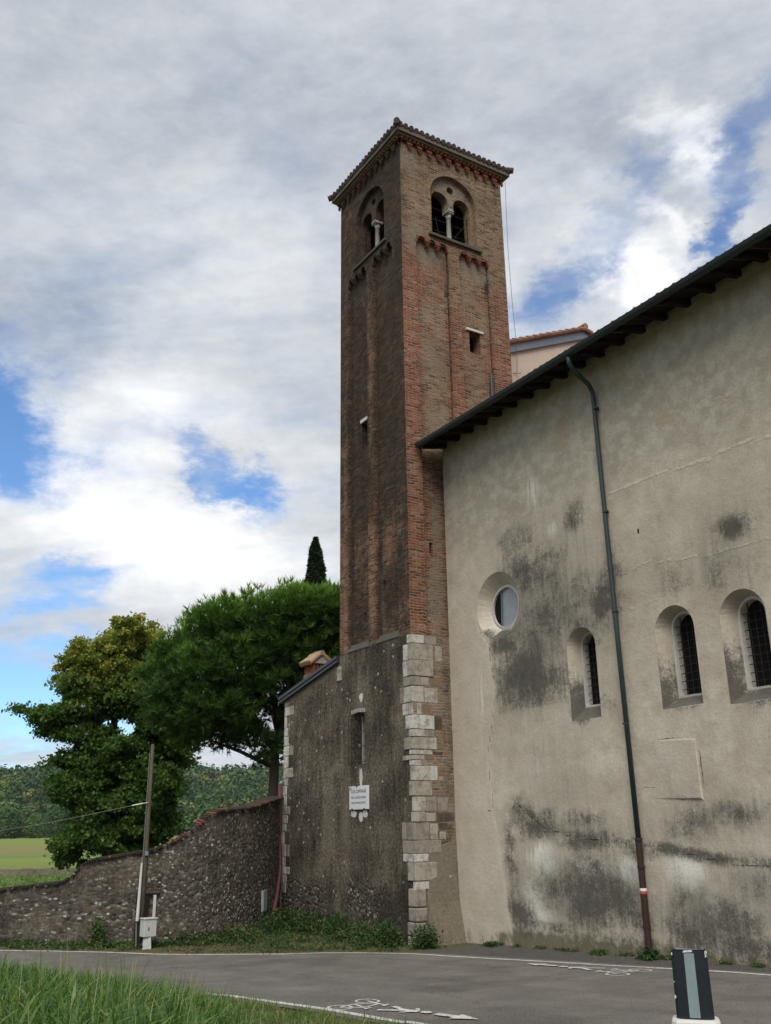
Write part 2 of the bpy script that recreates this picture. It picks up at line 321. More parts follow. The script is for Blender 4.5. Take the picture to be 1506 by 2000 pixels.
def plaster_mat():
    m, T, b = new_mat('church_plaster', .95, .1)
    P = T.pos(); X, Y, Z = T.sep(P)
    fine = T.noise(P, 14, 8, .75); mid = T.noise(P, 2.2, 7, .62); big = T.noise(P, .35, 5, .6); strk = T.noise(T.scalev(P, 5.5, 5.5, .55), 1.6, 8, .68)
    k = T.m('ADD', T.m('MULTIPLY', mid, .5), T.m('ADD', T.m('MULTIPLY', big, .45), T.m('MULTIPLY', strk, .15)))
    c = T.ramp(k, [(.36, (.28, .240, .185)), (.47, (.375, .33, .262)), (.57, (.435, .39, .315)), (.66, (.55, .505, .425))])
    # cooler grey upper part, pinkish lower
    up = T.ss(T.m('ADD', Z, T.m('MULTIPLY', T.noise(P, .8, 5), 1.6)), 9.8, 11.2)
    c = T.mix(T.m('MULTIPLY', up, .65), c, T.mix(T.ss(T.noise(P, 3.4, 8, .72), .42, .62), (.27, .25, .20), (.395, .375, .315)))
    # flaked places showing an older, warmer coat
    fl = T.ss(T.noise(T.scalev(P, 1, 1, .8), 1.7, 5, .55, .6), .62, .64)
    c = T.mix(T.m('MULTIPLY', fl, T.m('MULTIPLY', up, .7)), c, (.36, .29, .205))
    clean = T.attr('clean'); c = T.mix(T.m('MULTIPLY', clean, .65), c, T.mix(T.noise(P, 1.2, 6), (.38, .33, .26), (.50, .455, .38)))
    bl = T.ss(T.m('ADD', T.attr('bleach'), T.m('MULTIPLY', T.m('SUBTRACT', strk, .5), 1.4)), .3, .7)
    c = T.mix(T.m('MULTIPLY', bl, .95), c, (.66, .64, .58))
    rd = T.ss(T.m('ADD', T.attr('ridge'), T.m('MULTIPLY', T.m('SUBTRACT', T.noise(P, 9, 6, .7), .5), 1.8)), .45, .9)
    c = T.mix(T.m('MULTIPLY', rd, .5), c, (.56, .52, .44))
    ws = T.attr('wash'); wsm = T.ss(T.m('ADD', ws, T.m('MULTIPLY', T.m('SUBTRACT', T.m('ADD', T.m('MULTIPLY', strk, .5), T.m('MULTIPLY', mid, .5)), .5), 2.2)), .05, .95)
    c = T.mix(T.m('MULTIPLY', wsm, .85), c, T.mix(fine, (.12, .115, .10), (.24, .225, .19)))
    s0 = T.attr('stain')
    sn = T.m('ADD', T.m('MULTIPLY', T.m('SUBTRACT', strk, .5), .9), T.m('ADD', T.m('MULTIPLY', T.m('SUBTRACT', T.noise(P, 3.2, 9, .74), .5), 2.2), T.m('MULTIPLY', T.m('SUBTRACT', fine, .5), .9)))
    sg = T.noise(P, 24, 5, .8); lf_ = T.m('MULTIPLY', T.m('SUBTRACT', T.noise(P, .95, 6, .6, .4), .5), T.m('MINIMUM', T.m('MULTIPLY', T.m('ADD', s0, ws), 2.2), 1.5)); s = T.ss(T.m('ADD', T.m('ADD', T.m('ADD', s0, lf_), T.m('MULTIPLY', T.m('MULTIPLY', T.m('SUBTRACT', sg, .5), 2.2), T.m('MINIMUM', T.m('ADD', s0, .2), .8))), T.m('MULTIPLY', sn, T.m('ADD', T.m('MULTIPLY', T.m('MINIMUM', s0, .6), 1.0), .30))), .10, .98)
    sc_ = T.mix(T.noise(P, 5, 5, .6), (.034, .034, .033), (.12, .112, .095))
    c = T.mix(T.m('MULTIPLY', s, .93), c, sc_)
    ag = T.noise(P, 34, 4, .8); c = T.mix(1.0, c, T.comb(*(T.m('ADD', T.m('MULTIPLY', ag, .9), .55),) * 3), 'MULTIPLY')
    sp = T.ss(T.m('ADD', T.noise(P, 30, 4, .7), T.m('MULTIPLY', s0, .12)), .66, .74); c = T.mix(T.m('MULTIPLY', sp, .5), c, (.12, .11, .09))
    moss = T.ss(T.m('ADD', T.attr('moss'), T.m('MULTIPLY', T.m('SUBTRACT', T.noise(P, 4, 6, .7), .5), 1.6)), .4, .9)
    c = T.mix(T.m('MULTIPLY', moss, .8), c, T.mix(T.noise(P, 9, 4), (.055, .052, .025), (.11, .095, .055)))
    cr = T.ss(T.m('ADD', T.attr('crack'), T.m('MULTIPLY', T.m('SUBTRACT', T.noise(P, 12, 5, .7), .5), .8)), .62, .85)
    c = T.mix(T.m('MULTIPLY', cr, .8), c, (.06, .055, .045))
    T.set(b.inputs['Base Color'], c)
    h = T.m('ADD', T.m('MULTIPLY', mid, 1.6), T.m('ADD', T.m('MULTIPLY', fine, .35), T.m('MULTIPLY', rd, .5)))
    h = T.m('ADD', h, T.m('MULTIPLY', clean, 1.0)); h = T.m('SUBTRACT', h, T.m('MULTIPLY', cr, 1.2)); h = T.m('ADD', h, T.m('MULTIPLY', up, T.m('MULTIPLY', T.noise(P, 6, 6, .6), 1.0)))
    bump(T, b, h, .75, .022); return m

def quoin_mat():
    m, T, b = new_mat('quoin_stone', .85, .2)
    P = T.pos(); t = T.attr('tint')
    c = T.ramp(t, [(0, (.50, .485, .45)), (.3, (.40, .38, .335)), (.5, (.32, .295, .245)), (.62, (.33, .29, .245)), (.75, (.21, .19, .165)), (.85, (.23, .095, .065)), (.93, (.21, .145, .085)), (1, (.06, .045, .035))])
    c = T.mix(T.ss(T.noise(P, 4.2, 9, .8), .44, .62), c, T.mix(.72, c, (.12, .10, .078)))
    c = T.mix(T.ss(T.noise(P, 18, 4, .7), .56, .72), c, T.mix(.6, c, (.14, .13, .11)))
    T.set(b.inputs['Base Color'], c); bump(T, b, T.noise(P, 12, 6, .7), .6, .015); return m

def leaf_mat(name, stops, trans=.35, rough=.6):
    m, T, b = new_mat(name, rough, .25)
    c = T.ramp(T.attr('tint'), stops); c = T.mix(.0, c, c)
    n = T.noise(T.pos(), 1.3, 3); c = T.mix(1.0, c, T.comb(*(T.m('ADD', T.m('MULTIPLY', n, .8), .6),) * 3), 'MULTIPLY')
    T.set(b.inputs['Base Color'], c)
    tr = T.n.new('ShaderNodeBsdfTranslucent'); T.set(tr.inputs[0], T.mix(1.0, c, (1.3, 1.35, .6), 'MULTIPLY'))
    mx = T.n.new('ShaderNodeMixShader'); mx.inputs[0].default_value = trans
    T.l.new(b.outputs[0], mx.inputs[1]); T.l.new(tr.outputs[0], mx.inputs[2]); T.l.new(mx.outputs[0], T.n['Material Output'].inputs[0]); return m

M = {}
M['brick'] = brick_mat(); M['render'] = stone_render_mat('weathered_render'); M['cobble'] = stone_render_mat('cobble_wall', True)
M['plaster'] = plaster_mat(); M['quoin'] = quoin_mat()
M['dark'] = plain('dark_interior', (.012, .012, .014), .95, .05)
M['stone'] = plain('grey_stone', (.30, .29, .265), .8, .2, var=.3)
M['lime'] = plain('pale_stone', (.52, .50, .46), .8, .2, var=.28, scale=14)
M['sill'] = plain('dark_sill_stone', (.075, .07, .058), .85, .2, var=.35, scale=10)
M['terra'] = plain('terracotta_brick', (.17, .062, .04), .9, .1, var=.45, scale=14, bmp=.4)
M['corn'] = plain('cornice_brick', (.16, .11, .075), .9, .1, var=.5, scale=12, bmp=.4)
M['corn_d'] = plain('dark_cornice_brick', (.062, .048, .036), .9, .1, var=.5, scale=12, bmp=.4)
M['tile'] = plain('dark_roof_tile', (.085, .062, .055), .85, .2, var=.4, scale=6)
M['tile_pale'] = plain('pale_roof_tile', (.34, .24, .15), .85, .2, var=.4, scale=7, bmp=.3)
M['tile_red'] = plain('red_roof_tile', (.26, .13, .085), .85, .2, var=.45, scale=5, bmp=.3)
M['fascia'] = plain('eave_board', (.115, .10, .082), .8, .2, var=.3)
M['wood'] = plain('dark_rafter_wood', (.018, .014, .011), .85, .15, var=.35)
M['gutter'] = plain('dark_green_gutter', (.018, .030, .030), .45, .4, var=.3)
M['pipe_green'] = plain('green_pipe_paint', (.020, .036, .036), .45, .4, var=.35, scale=5)
M['pipe_rust'] = plain('rust_brown_pipe', (.034, .018, .015), .7, .3, var=.5, scale=9)
M['maroon'] = plain('maroon_pipe_paint', (.080, .028, .027), .6, .3, var=.3)
M['zinc'] = plain('grey_metal_flashing', (.15, .17, .20), .45, .5, metal=.3, var=.2)
M['darkzinc'] = plain('dark_metal_flashing', (.045, .052, .062), .4, .5, metal=.4, var=.2)
M['iron'] = plain('rusty_iron', (.022, .016, .012), .8, .3)
M['gable'] = plain('pink_gable_plaster', (.46, .375, .31), .95, .1, var=.12, scale=3)
M['polewood'] = plain('weathered_pole_wood', (.075, .064, .047), .85, .2, var=.35, scale=10, bmp=.4)
M['whitepaint'] = plain('white_plastic', (.50, .50, .47), .6, .3, var=.15)
M['boxgrey'] = plain('pale_grey_cabinet', (.42, .43, .41), .5, .3, var=.12, scale=5)
M['hatch'] = plain('blue_grey_hatch_paint', (.17, .235, .26), .5, .3, var=.25)
M['plaque'] = plain('white_marble', (.56, .57, .58), .5, .3, var=.12, scale=4)
M['ink'] = plain('engraved_grey_letters', (.13, .135, .15), .8, .1, var=.05)
M['wire'] = plain('wire_grey', (.16, .16, .155), .6, .3)
M['white_line'] = None
M['bark'] = plain('tree_bark', (.052, .043, .034), .95, .1, var=.45, scale=7, bmp=.7)

def paint_mat():
    m, T, b = new_mat('road_paint', .7, .25)
    P = T.pos(); n = T.noise(P, 25, 6, .7); n2 = T.noise(P, 3, 4)
    c = T.mix(T.ss(T.m('ADD', n, T.m('MULTIPLY', n2, .25)), .58, .78), (.52, .52, .49), (.16, .15, .14))
    T.set(b.inputs['Base Color'], c); return m
M['white_line'] = paint_mat()
def asphalt_mat():
    m, T, b = new_mat('asphalt', .9, .2)
    P = T.pos(); X, Y, Z = T.sep(P)
    al = T.comb(T.m('MULTIPLY', X, .16), T.m('MULTIPLY', T.m('SUBTRACT', Y, T.m('MULTIPLY', X, .16)), 1.0), 0.0)
    g = T.noise(P, 60, 4, .8); md = T.noise(P, 1.3, 6, .6); lane = T.noise(al, 1.3, 5, .6)
    k = T.m('ADD', T.m('MULTIPLY', g, .30), T.m('ADD', T.m('MULTIPLY', md, .45), T.m('MULTIPLY', lane, .25)))
    c = T.ramp(k, [(.36, (.080, .074, .068)), (.50, (.118, .109, .099)), (.64, (.165, .152, .137))])
    c = T.mix(T.ss(T.noise(al, 5, 6, .65), .70, .78), c, (.05, .048, .046))
    c = T.mix(T.ss(T.noise(T.vm('ADD', al, (5, 5, 5)), 4.2, 5, .62), .70, .76), c, (.26, .22, .16))
    pt2 = T.noise(P, .45, 5, .65, .5); c = T.mix(T.ss(pt2, .54, .60), c, T.mix(1.0, c, (.80, .79, .78), 'MULTIPLY')); c = T.mix(T.ss(T.noise(T.vm('ADD', P, (9, 2, 0)), .8, 6, .7), .58, .72), c, T.mix(.45, c, (.21, .185, .15)))
    ap = T.ss(T.m('ADD', T.attr('apron'), T.m('MULTIPLY', T.m('SUBTRACT', T.noise(P, 3, 5), .5), .5)), .4, .6)
    c = T.mix(ap, c, T.mix(T.noise(P, 8, 6, .75), (.035, .033, .031), (.085, .078, .07)))
    ag = T.noise(P, 55, 3, .7); c = T.mix(T.ss(ag, .54, .70), c, (.24, .225, .20)); c = T.mix(T.ss(ag, .44, .32), c, (.04, .037, .034))
    ck = T.vor(T.vm('ADD', T.scalev(P, .55, .9, 1), T.vm('SCALE', T.noise(P, 2.5, 5, out=1), scale=.6)), 1.0, 'DISTANCE_TO_EDGE'); c = T.mix(T.m('MULTIPLY', T.ss(ck, .012, .003), T.m('MULTIPLY', T.ss(T.noise(P, .5, 3), .5, .6), .7)), c, (.035, .032, .03))
    T.set(b.inputs['Base Color'], c); bump(T, b, g, .35, .006); return m
M['asphalt'] = asphalt_mat()
def ground_mat():
    m, T, b = new_mat('verge_soil', .95, .1)
    P = T.pos(); n = T.noise(P, 4, 8, .7); n2 = T.noise(P, 22, 5, .7)
    c = T.ramp(T.m('ADD', T.m('MULTIPLY', n, .6), T.m('MULTIPLY', n2, .4)), [(.36, (.035, .045, .016)), (.48, (.075, .075, .030)), (.58, (.125, .10, .055)), (.68, (.18, .145, .09))])
    T.set(b.inputs['Base Color'], c); bump(T, b, n2, .8, .03); return m
M['ground'] = ground_mat()
def field_mat():
    m, T, b = new_mat('field_grass', .95, .1)
    P = T.pos(); d = T.vm('DOT_PRODUCT', P, (-.979, .204, 0)); n = T.noise(P, .05, 6, .6); n2 = T.noise(P, 1.2, 6, .75)
    dd = T.m('ADD', d, T.m('MULTIPLY', T.m('SUBTRACT', n, .5), T.m('MULTIPLY', d, .18)))
    f = T.m('DIVIDE', dd, 500.0)
    c = T.ramp(f, [(.10, (.10, .17, .045)), (.15, (.12, .17, .045)), (.165, (.13, .165, .045)), (.22, (.16, .20, .045)), (.25, (.10, .18, .035)), (.28, (.17, .155, .06)), (.42, (.17, .175, .055)), (.62, (.15, .20, .045)), (.9, (.14, .20, .04))])
    c = T.mix(1.0, c, T.comb(*(T.m('ADD', T.m('MULTIPLY', n2, .9), .55),) * 3), 'MULTIPLY')
    T.set(b.inputs['Base Color'], c); return m
M['field'] = field_mat()
M['hill'] = plain('wooded_hill_soil', (.035, .045, .02), .95, .1, var=.3, scale=.05)
M['linden'] = leaf_mat('linden_leaf', [(0, (.026, .060, .014)), (.35, (.055, .115, .020)), (.55, (.12, .17, .028)), (.75, (.25, .25, .04)), (1, (.38, .30, .06))])
M['pine'] = leaf_mat('pine_needle', [(0, (.028, .062, .014)), (.5, (.070, .150, .024)), (1, (.17, .29, .05))], .35)
M['cypress'] = leaf_mat('cypress_leaf', [(0, (.008, .018, .008)), (.6, (.022, .045, .016)), (1, (.045, .075, .025))], .12)
M['forest'] = leaf_mat('forest_leaf', [(0, (.012, .034, .014)), (.4, (.030, .070, .018)), (.7, (.065, .125, .024)), (.9, (.12, .17, .034)), (1, (.22, .17, .06))], .15)
M['grass'] = leaf_mat('grass_blade', [(0, (.020, .050, .010)), (.4, (.048, .115, .020)), (.7, (.105, .19, .042)), (.9, (.20, .24, .09)), (1, (.34, .30, .17))], .35, .45)
M['weed'] = leaf_mat('weed_leaf', [(0, (.014, .035, .010)), (.5, (.030, .070, .018)), (.85, (.060, .105, .03)), (1, (.15, .12, .05))], .25)
M['crop'] = leaf_mat('crop_leaf', [(0, (.06, .13, .03)), (.6, (.12, .20, .06)), (1, (.20, .25, .09))], .3)

# ------------------------------------------------------------------ terrain functions
def catmull(P, n=10):
    P = [np.array(p, float) for p in P]; out = []
    Q = [2*P[0]-P[1]] + P + [2*P[-1]-P[-2]]
    for i in range(1, len(Q)-2):
        for k in range(n):
            t = k / n; a, b_, c, d = Q[i-1], Q[i], Q[i+1], Q[i+2]
            out.append(.5 * ((2*b_) + (-a+c)*t + (2*a-5*b_+4*c-d)*t*t + (-a+3*b_-3*c+d)*t**3))
    out.append(P[-1]); return np.array(out)
def gz(x): return np.clip((np.asarray(x) + 21.0) * .04, 0, .6)
FAR = catmull([(-33, -4), (-28.6, 1.6), (-25.95, 4.95), (-24, 6.9), (-22.6, 8.05), (-21.3, 9.8), (-20.5, 10.9), (-19.55, 11.58), (-18.45, 12.08), (-17.1, 12.34), (-15.2, 12.75), (-13.5, 13.09), (-12.05, 13.42), (-10.6, 13.64), (-6, 13.75), (4, 13.2)])
NEAR = catmull([(-25.5, -7), (-22.5, -2.2), (-20.6, 1.8), (-18.6, 4.3), (-16.8, 5.7), (-15.18, 6.33), (-14.65, 6.45), (-13.56, 6.63), (-12.6, 6.79), (-11.0, 6.94), (-10.68, 7.03), (-7, 7.25), (4, 7.4)])
def sdist(P, C):
    """distance to polyline C, signed: positive on the camera side"""
    best = np.full(len(P), 1e9); sg = np.zeros(len(P))
    for a, b_ in zip(C, C[1:]):
        d = b_ - a; L = d @ d; t = np.clip(((P - a) @ d) / L, 0, 1); q = P - a - t[:, None] * d
        dist = np.hypot(q[:, 0], q[:, 1]); cr = d[0]*q[:, 1] - d[1]*q[:, 0]; k = dist < best
        best[k] = dist[k]; sg[k] = -np.sign(cr[k])
    return best * np.where(sg == 0, 1, sg)
def sst(x, a, b): t = np.clip((x-a)/(b-a), 0, 1); return t*t*(3-2*t)
def hnoise(x, y, s): return np.array([mnoise.noise(Vector((a*s, b*s, 3.3))) for a, b in zip(x, y)])
def ground_h(P):
    sn = sdist(P, NEAR); sf = sdist(P, FAR); base = gz(P[:, 0])
    z = base.copy()
    bank = sst(sn, .25, 7.0) * (1.15 - base * .9) * (P[:, 0] > -60)
    z += np.where(sn > 0, bank, 0)
    z = np.where((sn < .05) & (sf > -.05), z - .06, z)
    z += np.where(sf < -.1, np.minimum(-sf - .1, 3) * .02, 0) 
    far = np.hypot(P[:, 0], P[:, 1])
    z = np.where(far > 45, np.where(sf < 0, -.05, z), z)
    return z

def axis_pts(fine0, fine1, st, lim):
    a = list(np.arange(fine0, fine1 + .01, st)); d = st; x = fine1
    while x < lim: d *= 1.35; x += d; a.append(x)
    d = st; x = fine0; pre = []
    while x > -lim: d *= 1.35; x -= d; pre.append(x)
    return np.array(pre[::-1] + a)
xs = axis_pts(-36, 6, .3, 3000); ys = axis_pts(-8, 16, .3, 3000)
GX, GY = np.meshgrid(xs, ys); PP = np.stack([GX.ravel(), GY.ravel()], 1); HZ = ground_h(PP)
nl = (np.hypot(PP[:, 0], PP[:, 1]) < 45)
HZ[nl] += hnoise(PP[nl, 0], PP[nl, 1], 1.1) * .03 * (sdist(PP[nl], NEAR) > .4)
nx_, ny_ = len(xs), len(ys)
me = bpy.data.meshes.new('ground')
me.from_pydata([(a, b_, c) for (a, b_), c in zip(PP, HZ)], [], [(j*nx_+i, j*nx_+i+1, (j+1)*nx_+i+1, (j+1)*nx_+i) for j in range(ny_-1) for i in range(nx_-1)])
me.polygons.foreach_set('use_smooth', [True] * len(me.polygons)); me.materials.append(M['ground'])
g = bpy.data.objects.new('ground', me); COL.objects.link(g); tag(g, kind='structure')

# ------------------------------------------------------------------ road
def resample(C, n):
    d = np.r_[0, np.cumsum(np.hypot(*np.diff(C, axis=0).T))]; t = np.linspace(0, d[-1], n)
    return np.stack([np.interp(t, d, C[:, 0]), np.interp(t, d, C[:, 1])], 1)
def offset(C, o):
    T_ = np.gradient(C, axis=0); T_ /= np.hypot(T_[:, 0], T_[:, 1])[:, None]; return C + np.stack([-T_[:, 1], T_[:, 0]], 1) * o
NR = 160
Fr, Nr = resample(FAR, NR), resample(NEAR, NR)
Fo = offset(Fr, .22); No = offset(Nr, -.22)
# the asphalt reaches the church wall right of the tower
wallf = np.where(Fr[:, 0] > -19.3, 1.0, 0.0)
outer = Fo.copy(); sel = Fr[:, 0] > -19.0; outer[sel, 1] = np.maximum(outer[sel, 1], 14.19)
vs = []; ap = []; K = 14
for i in range(NR):
    for k in range(K + 1):
        p = No[i] * (1 - k / K) + Fo[i] * k / K; vs.append((p[0], p[1], float(gz(p[0])) + .004)); ap.append(0)
    for k in (.12, .5, 1.0):
        p = Fo[i] * (1 - k) + outer[i] * k; vs.append((p[0], p[1], float(gz(p[0])) + .004 + k * .05 * float(sel[i]))); ap.append(1 if sel[i] else 0)
Kt = K + 4
mb = MB(); fs = [(i*Kt+k, i*Kt+k+1, (i+1)*Kt+k+1, (i+1)*Kt+k) for i in range(NR-1) for k in range(Kt-1) if not (k >= K and not (sel[i] and sel[i+1]))]
mb.add(vs, fs); road = mb.build('road', M['asphalt'], smooth=True, recalc=True); tag(road, kind='structure'); set_attr(road, 'apron', ap)

def line_strip(C, wdt, name, x0, x1):
    C = resample(C, 400); C = C[(C[:, 0] > x0) & (C[:, 0] < x1)]; a, b_ = offset(C, wdt/2), offset(C, -wdt/2)
    m = MB(); jit = lambda: random.uniform(-.006, .006)
    m.add([(p[0]+jit(), p[1]+jit(), float(gz(p[0])) + .010) for p in a] + [(p[0]+jit(), p[1]+jit(), float(gz(p[0])) + .010) for p in b_],
          [(i, i+1, i+1+len(C), i+len(C)) for i in range(len(C)-1)])
    o = m.build(name, M['white_line']); return tag(o, kind='structure')
line_strip(FAR, .12, 'road_edge_line', -34, 4); line_strip(NEAR, .13, 'road_edge_line', -26, 4)

def marking(name, origin, ex, ey, label):
    """bicycle, walking man and arrow painted in the lane. local a = across, b = along travel (m)"""
    m = MB(); ox, oy = origin; zoff = [.010]
    def P(a, b): x = ox + ex[0]*a + ey[0]*b; y = oy + ex[1]*a + ey[1]*b; return (x, y, float(gz(x)) + zoff[0])
    def poly(pts):
        tr = tessellate_polygon([[Vector((a, b, 0)) for a, b in pts]]); m.add([P(a, b) for a, b in pts], [tuple(t) for t in tr]); zoff[0] += .0006
    def seg(a, b, wd):
        d = Vector((b[0]-a[0], b[1]-a[1])).normalized(); n = Vector((-d.y, d.x)) * wd/2
        poly([(a[0]+n.x, a[1]+n.y), (b[0]+n.x, b[1]+n.y), (b[0]-n.x, b[1]-n.y), (a[0]-n.x, a[1]-n.y)])
    def ring(c, ra, rb, wd):
        n = 28; A = [P(c[0]+ra*math.cos(t), c[1]+rb*math.sin(t)) for t in [2*math.pi*i/n for i in range(n)]]
        B = [P(c[0]+(ra-wd)*math.cos(t), c[1]+(rb-wd)*math.sin(t)) for t in [2*math.pi*i/n for i in range(n)]]
        m.loft(A, B); zoff[0] += .0006
    ring((-.32, 0), .19, .23, .045); ring((.32, 0), .19, .23, .045)
    seg((-.32, 0), (-.14, .34), .05); seg((-.14, .34), (.20, .34), .05); seg((.20, .34), (.0, .0), .05); seg((0, 0), (-.32, 0), .045); seg((-.14, .34), (0, 0), .05)
    seg((.32, 0), (.18, .50), .05); seg((.10, .54), (.28, .50), .05); seg((-.17, .34), (-.18, .46), .05); seg((-.27, .46), (-.10, .46), .06)
    # walking man
    seg((-.02, 1.05), (-.20, .68), .09); seg((.0, 1.05), (.16, .72), .09); seg((0, 1.0), (.02, 1.32), .14); seg((.02, 1.30), (-.17, 1.10), .06); seg((.02, 1.30), (.20, 1.16), .06)
    poly([(.03+.075*math.cos(t), 1.46+.10*math.sin(t)) for t in [2*math.pi*i/12 for i in range(12)]])
    # arrow
    poly([(-.07, 1.66), (.07, 1.66), (.07, 2.02), (.17, 2.02), (0, 2.42), (-.17, 2.02), (-.07, 2.02)])
    o = m.build(name, M['white_line'], recalc=False); return tag(o, kind='structure')
marking('bicycle_lane_marking', (-12.78, 7.30), (-.40, .92), (.985, .17), '')
marking('bicycle_lane_marking', (-12.60, 12.52), (.17, -.985), (-.985, -.10), '')

# ------------------------------------------------------------------ bell tower
XL, XR, YF, YB = -23.55, -19.78, 13.0, 16.93; DP = .13; CX, CY = -21.665, 14.965
tower = empty('bell_tower', (CX, CY, 0), 'tall square brick bell tower with low tiled roof rising over the church', 'bell tower')
def arch(c, hw, z0, zt, n=14):
    """outline: bottom-left, bottom-right, up and over (half-round head)"""
    sp = zt - hw; return [(c-hw, z0), (c+hw, z0)] + [(c + hw*math.cos(t), sp + hw*math.sin(t)) for t in [math.pi*i/n for i in range(n+1)]]
def circ(c, z, r, n=24, rz=None): return [(c + r*math.cos(2*math.pi*i/n), z + (rz or r)*math.sin(2*math.pi*i/n)) for i in range(n)]
ZB, ZT = 7.60, 19.60
sh = MB()
# pilasters (corner L shapes + middle strips)
xi0, xi1, yi0, yi1 = XL + DP, XR - DP, YF + DP, YB - DP
fx = [(XL, -23.07), (-21.89, -21.52), (-20.35, XR)]; ry = [(YF, 13.50), (14.68, 15.09), (16.24, YB)]
def Lp(ax, ay, bx, by, sx, sy):  # corner prism
    cx_, cy_ = (XL if sx < 0 else XR), (YF if sy < 0 else YB)
    ix, iy = (xi0 if sx < 0 else xi1), (yi0 if sy < 0 else yi1)
    return [(cx_, cy_), (ax, cy_), (ax, iy), (ix, iy), (ix, by), (cx_, by)]
sh.prism(Lp(-20.35, 0, 0, 13.50, 1, -1), 7.42, ZT); sh.prism(Lp(-23.07, 0, 0, 13.50, -1, -1), 7.42, ZT)
sh.prism(Lp(-20.35, 0, 0, 16.24, 1, 1), 7.42, ZT); sh.prism(Lp(-23.07, 0, 0, 16.24, -1, 1), 7.42, ZT)
sh.box(-21.89, -21.52, YF, yi0, 7.42, ZT); sh.box(-21.89, -21.52, yi1, YB, 7.42, ZT)
sh.box(xi1, XR, 14.68, 15.09, 7.42, ZT); sh.box(XL, xi0, 14.68, 15.09, 7.42, ZT)
# recessed panel walls with their openings
TH = .40
put = lambda c, z, w_=.07, h_=.16: [(c-w_, z-h_), (c+w_, z-h_), (c+w_, z+h_), (c-w_, z+h_)]
sh.plate([(xi0, 7.42), (xi1, 7.42), (xi1, ZT), (xi0, ZT)], [[(-22.42, 13.55), (-22.10, 13.55), (-22.10, 14.36), (-22.42, 14.36)], put(-21.24, 9.05, .06, .13), put(-22.3, 8.35, .06, .15)], 'y', yi0, yi0 + TH)
sh.plate([(yi0 + TH, 7.42), (yi1 - TH, 7.42), (yi1 - TH, ZT), (yi0 + TH, ZT)], [[(15.45, 16.28), (15.87, 16.28), (15.87, 17.0), (15.45, 17.0)], put(13.80, 9.86, .055, .16)], 'x', xi1, xi1 - TH)
sh.plate([(yi0 + TH, 7.42), (yi1 - TH, 7.42), (yi1 - TH, ZT), (yi0 + TH, ZT)], [], 'x', xi0, xi0 + TH)
sh.plate([(xi0, 7.42), (xi1, 7.42), (xi1, ZT), (xi0, ZT)], [], 'y', yi1, yi1 - TH)
# belfry stage: outer skin with blind arches, inner skin with twin openings
ZC = 23.02
def belfry(axis, c, a_out, a_mid, a_in, lo, hi, lo2, hi2, pierced):
    sk = [arch(c, .88, 19.90, 22.32, 22)] if pierced else []
    sh.plate([(lo, ZT), (hi, ZT), (hi, ZC), (lo, ZC)], sk, axis, a_out, a_mid)
    h = [[(c-.74, 19.90), (c-.11, 19.90), (c-.11, 21.22)] + [(c-.425 + .315*math.cos(t), 21.40 + .315*math.sin(t)) for t in [math.pi*i/12 for i in range(0, 13)]] ,
         [(c+.11, 19.90), (c+.74, 19.90), (c+.74, 21.40)] + [(c+.425 + .315*math.cos(t), 21.40 + .315*math.sin(t)) for t in [math.pi*i/12 for i in range(1, 13)]] + [(c+.11, 21.22)],
         circ(c, 21.93, .13, 16)] if pierced else []
    if pierced:
        # the two lights share one hole below the springing, the column stands free in it
        L = [(c-.74, 19.90), (c+.74, 19.90), (c+.74, 21.40)] + [(c+.425 + .315*math.cos(t), 21.40 + .315*math.sin(t)) for t in [math.pi*i/12 for i in range(1, 13)]] + [(c+.11, 21.20), (c-.11, 21.20), (c-.11, 21.40)] + [(c-.425 + .315*math.cos(t), 21.40 + .315*math.sin(t)) for t in [math.pi*i/12 for i in range(1, 13)]]
        h = [L, circ(c, 21.93, .13, 16)]
    sh.plate([(lo2, ZT), (hi2, ZT), (hi2, ZC), (lo2, ZC)], h, axis, a_mid, a_in)
belfry('y', CX, YF, YF + .16, YF + .48, XL, XR, XL + .16, XR - .16, True)
belfry('x', CY, XR, XR - .16, XR - .48, YF + .16, YB - .16, YF + .48, YB - .48, True)
belfry('y', CX, YB, YB - .16, YB - .48, XL, XR, XL + .16, XR - .16, False)
belfry('x', CY, XL, XL + .16, XL + .48, YF + .16, YB - .16, YF + .48, YB - .48, False)
sh.box(XL + .5, XR - .5, YF + .5, YB - .5, 19.3, 19.5)
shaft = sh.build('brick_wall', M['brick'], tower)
grid_cut(shaft, [(0, -19.85, -19.80, .05), (2, 7.4, 23.0, .22), (0, -23.6, -19.7, .22), (1, 12.9, 17.0, .22)])
c = coords(shaft); x, y, z = c.T
front = (y < YF + .5) & (x < XR - .02); onr = (x > XR - .45) & ~((y < YF + .02) & (x < XR - .03)) & ~((np.abs(y - yi0) < .02) & (x < xi1 - .01))
fdark = .74 - .20*sst(z, 11.8, 10.2)*(1) + .25*blobs(x, z, [(-20.8, 9, .5, .8, 1), (-22.6, 8.5, .5, .8, 1)])
fdark = fdark - .40*blobs(x, z, [(-23.3, 10, .25, 6, 1), (-21.68, 15.5, .16, 3.0, 1), (-21.7, 9.4, .25, 1.8, 1), (-20.9, 10, .4, .6, .9)])
fdark = np.where(z > 19.5, .86 + .12*sst(x, -21.5, -20), fdark + .17)
red = np.where(onr, .42 + .75*np.maximum.reduce([blobs(y, z, [(13.25, 15, .3, 7, 1), (14.9, 14.5, .22, 2.6, .9), (16.6, 14.8, .4, 2.6, 1), (13.5, 18.3, .35, .7, 1), (14.3, 18.9, .4, .5, .6), (14.9, 16.8, .25, .6, .8)])]) - .5*sst(z, 18.6, 20.3), .55)
red = np.where(onr & (z < 12.5), .75, red)
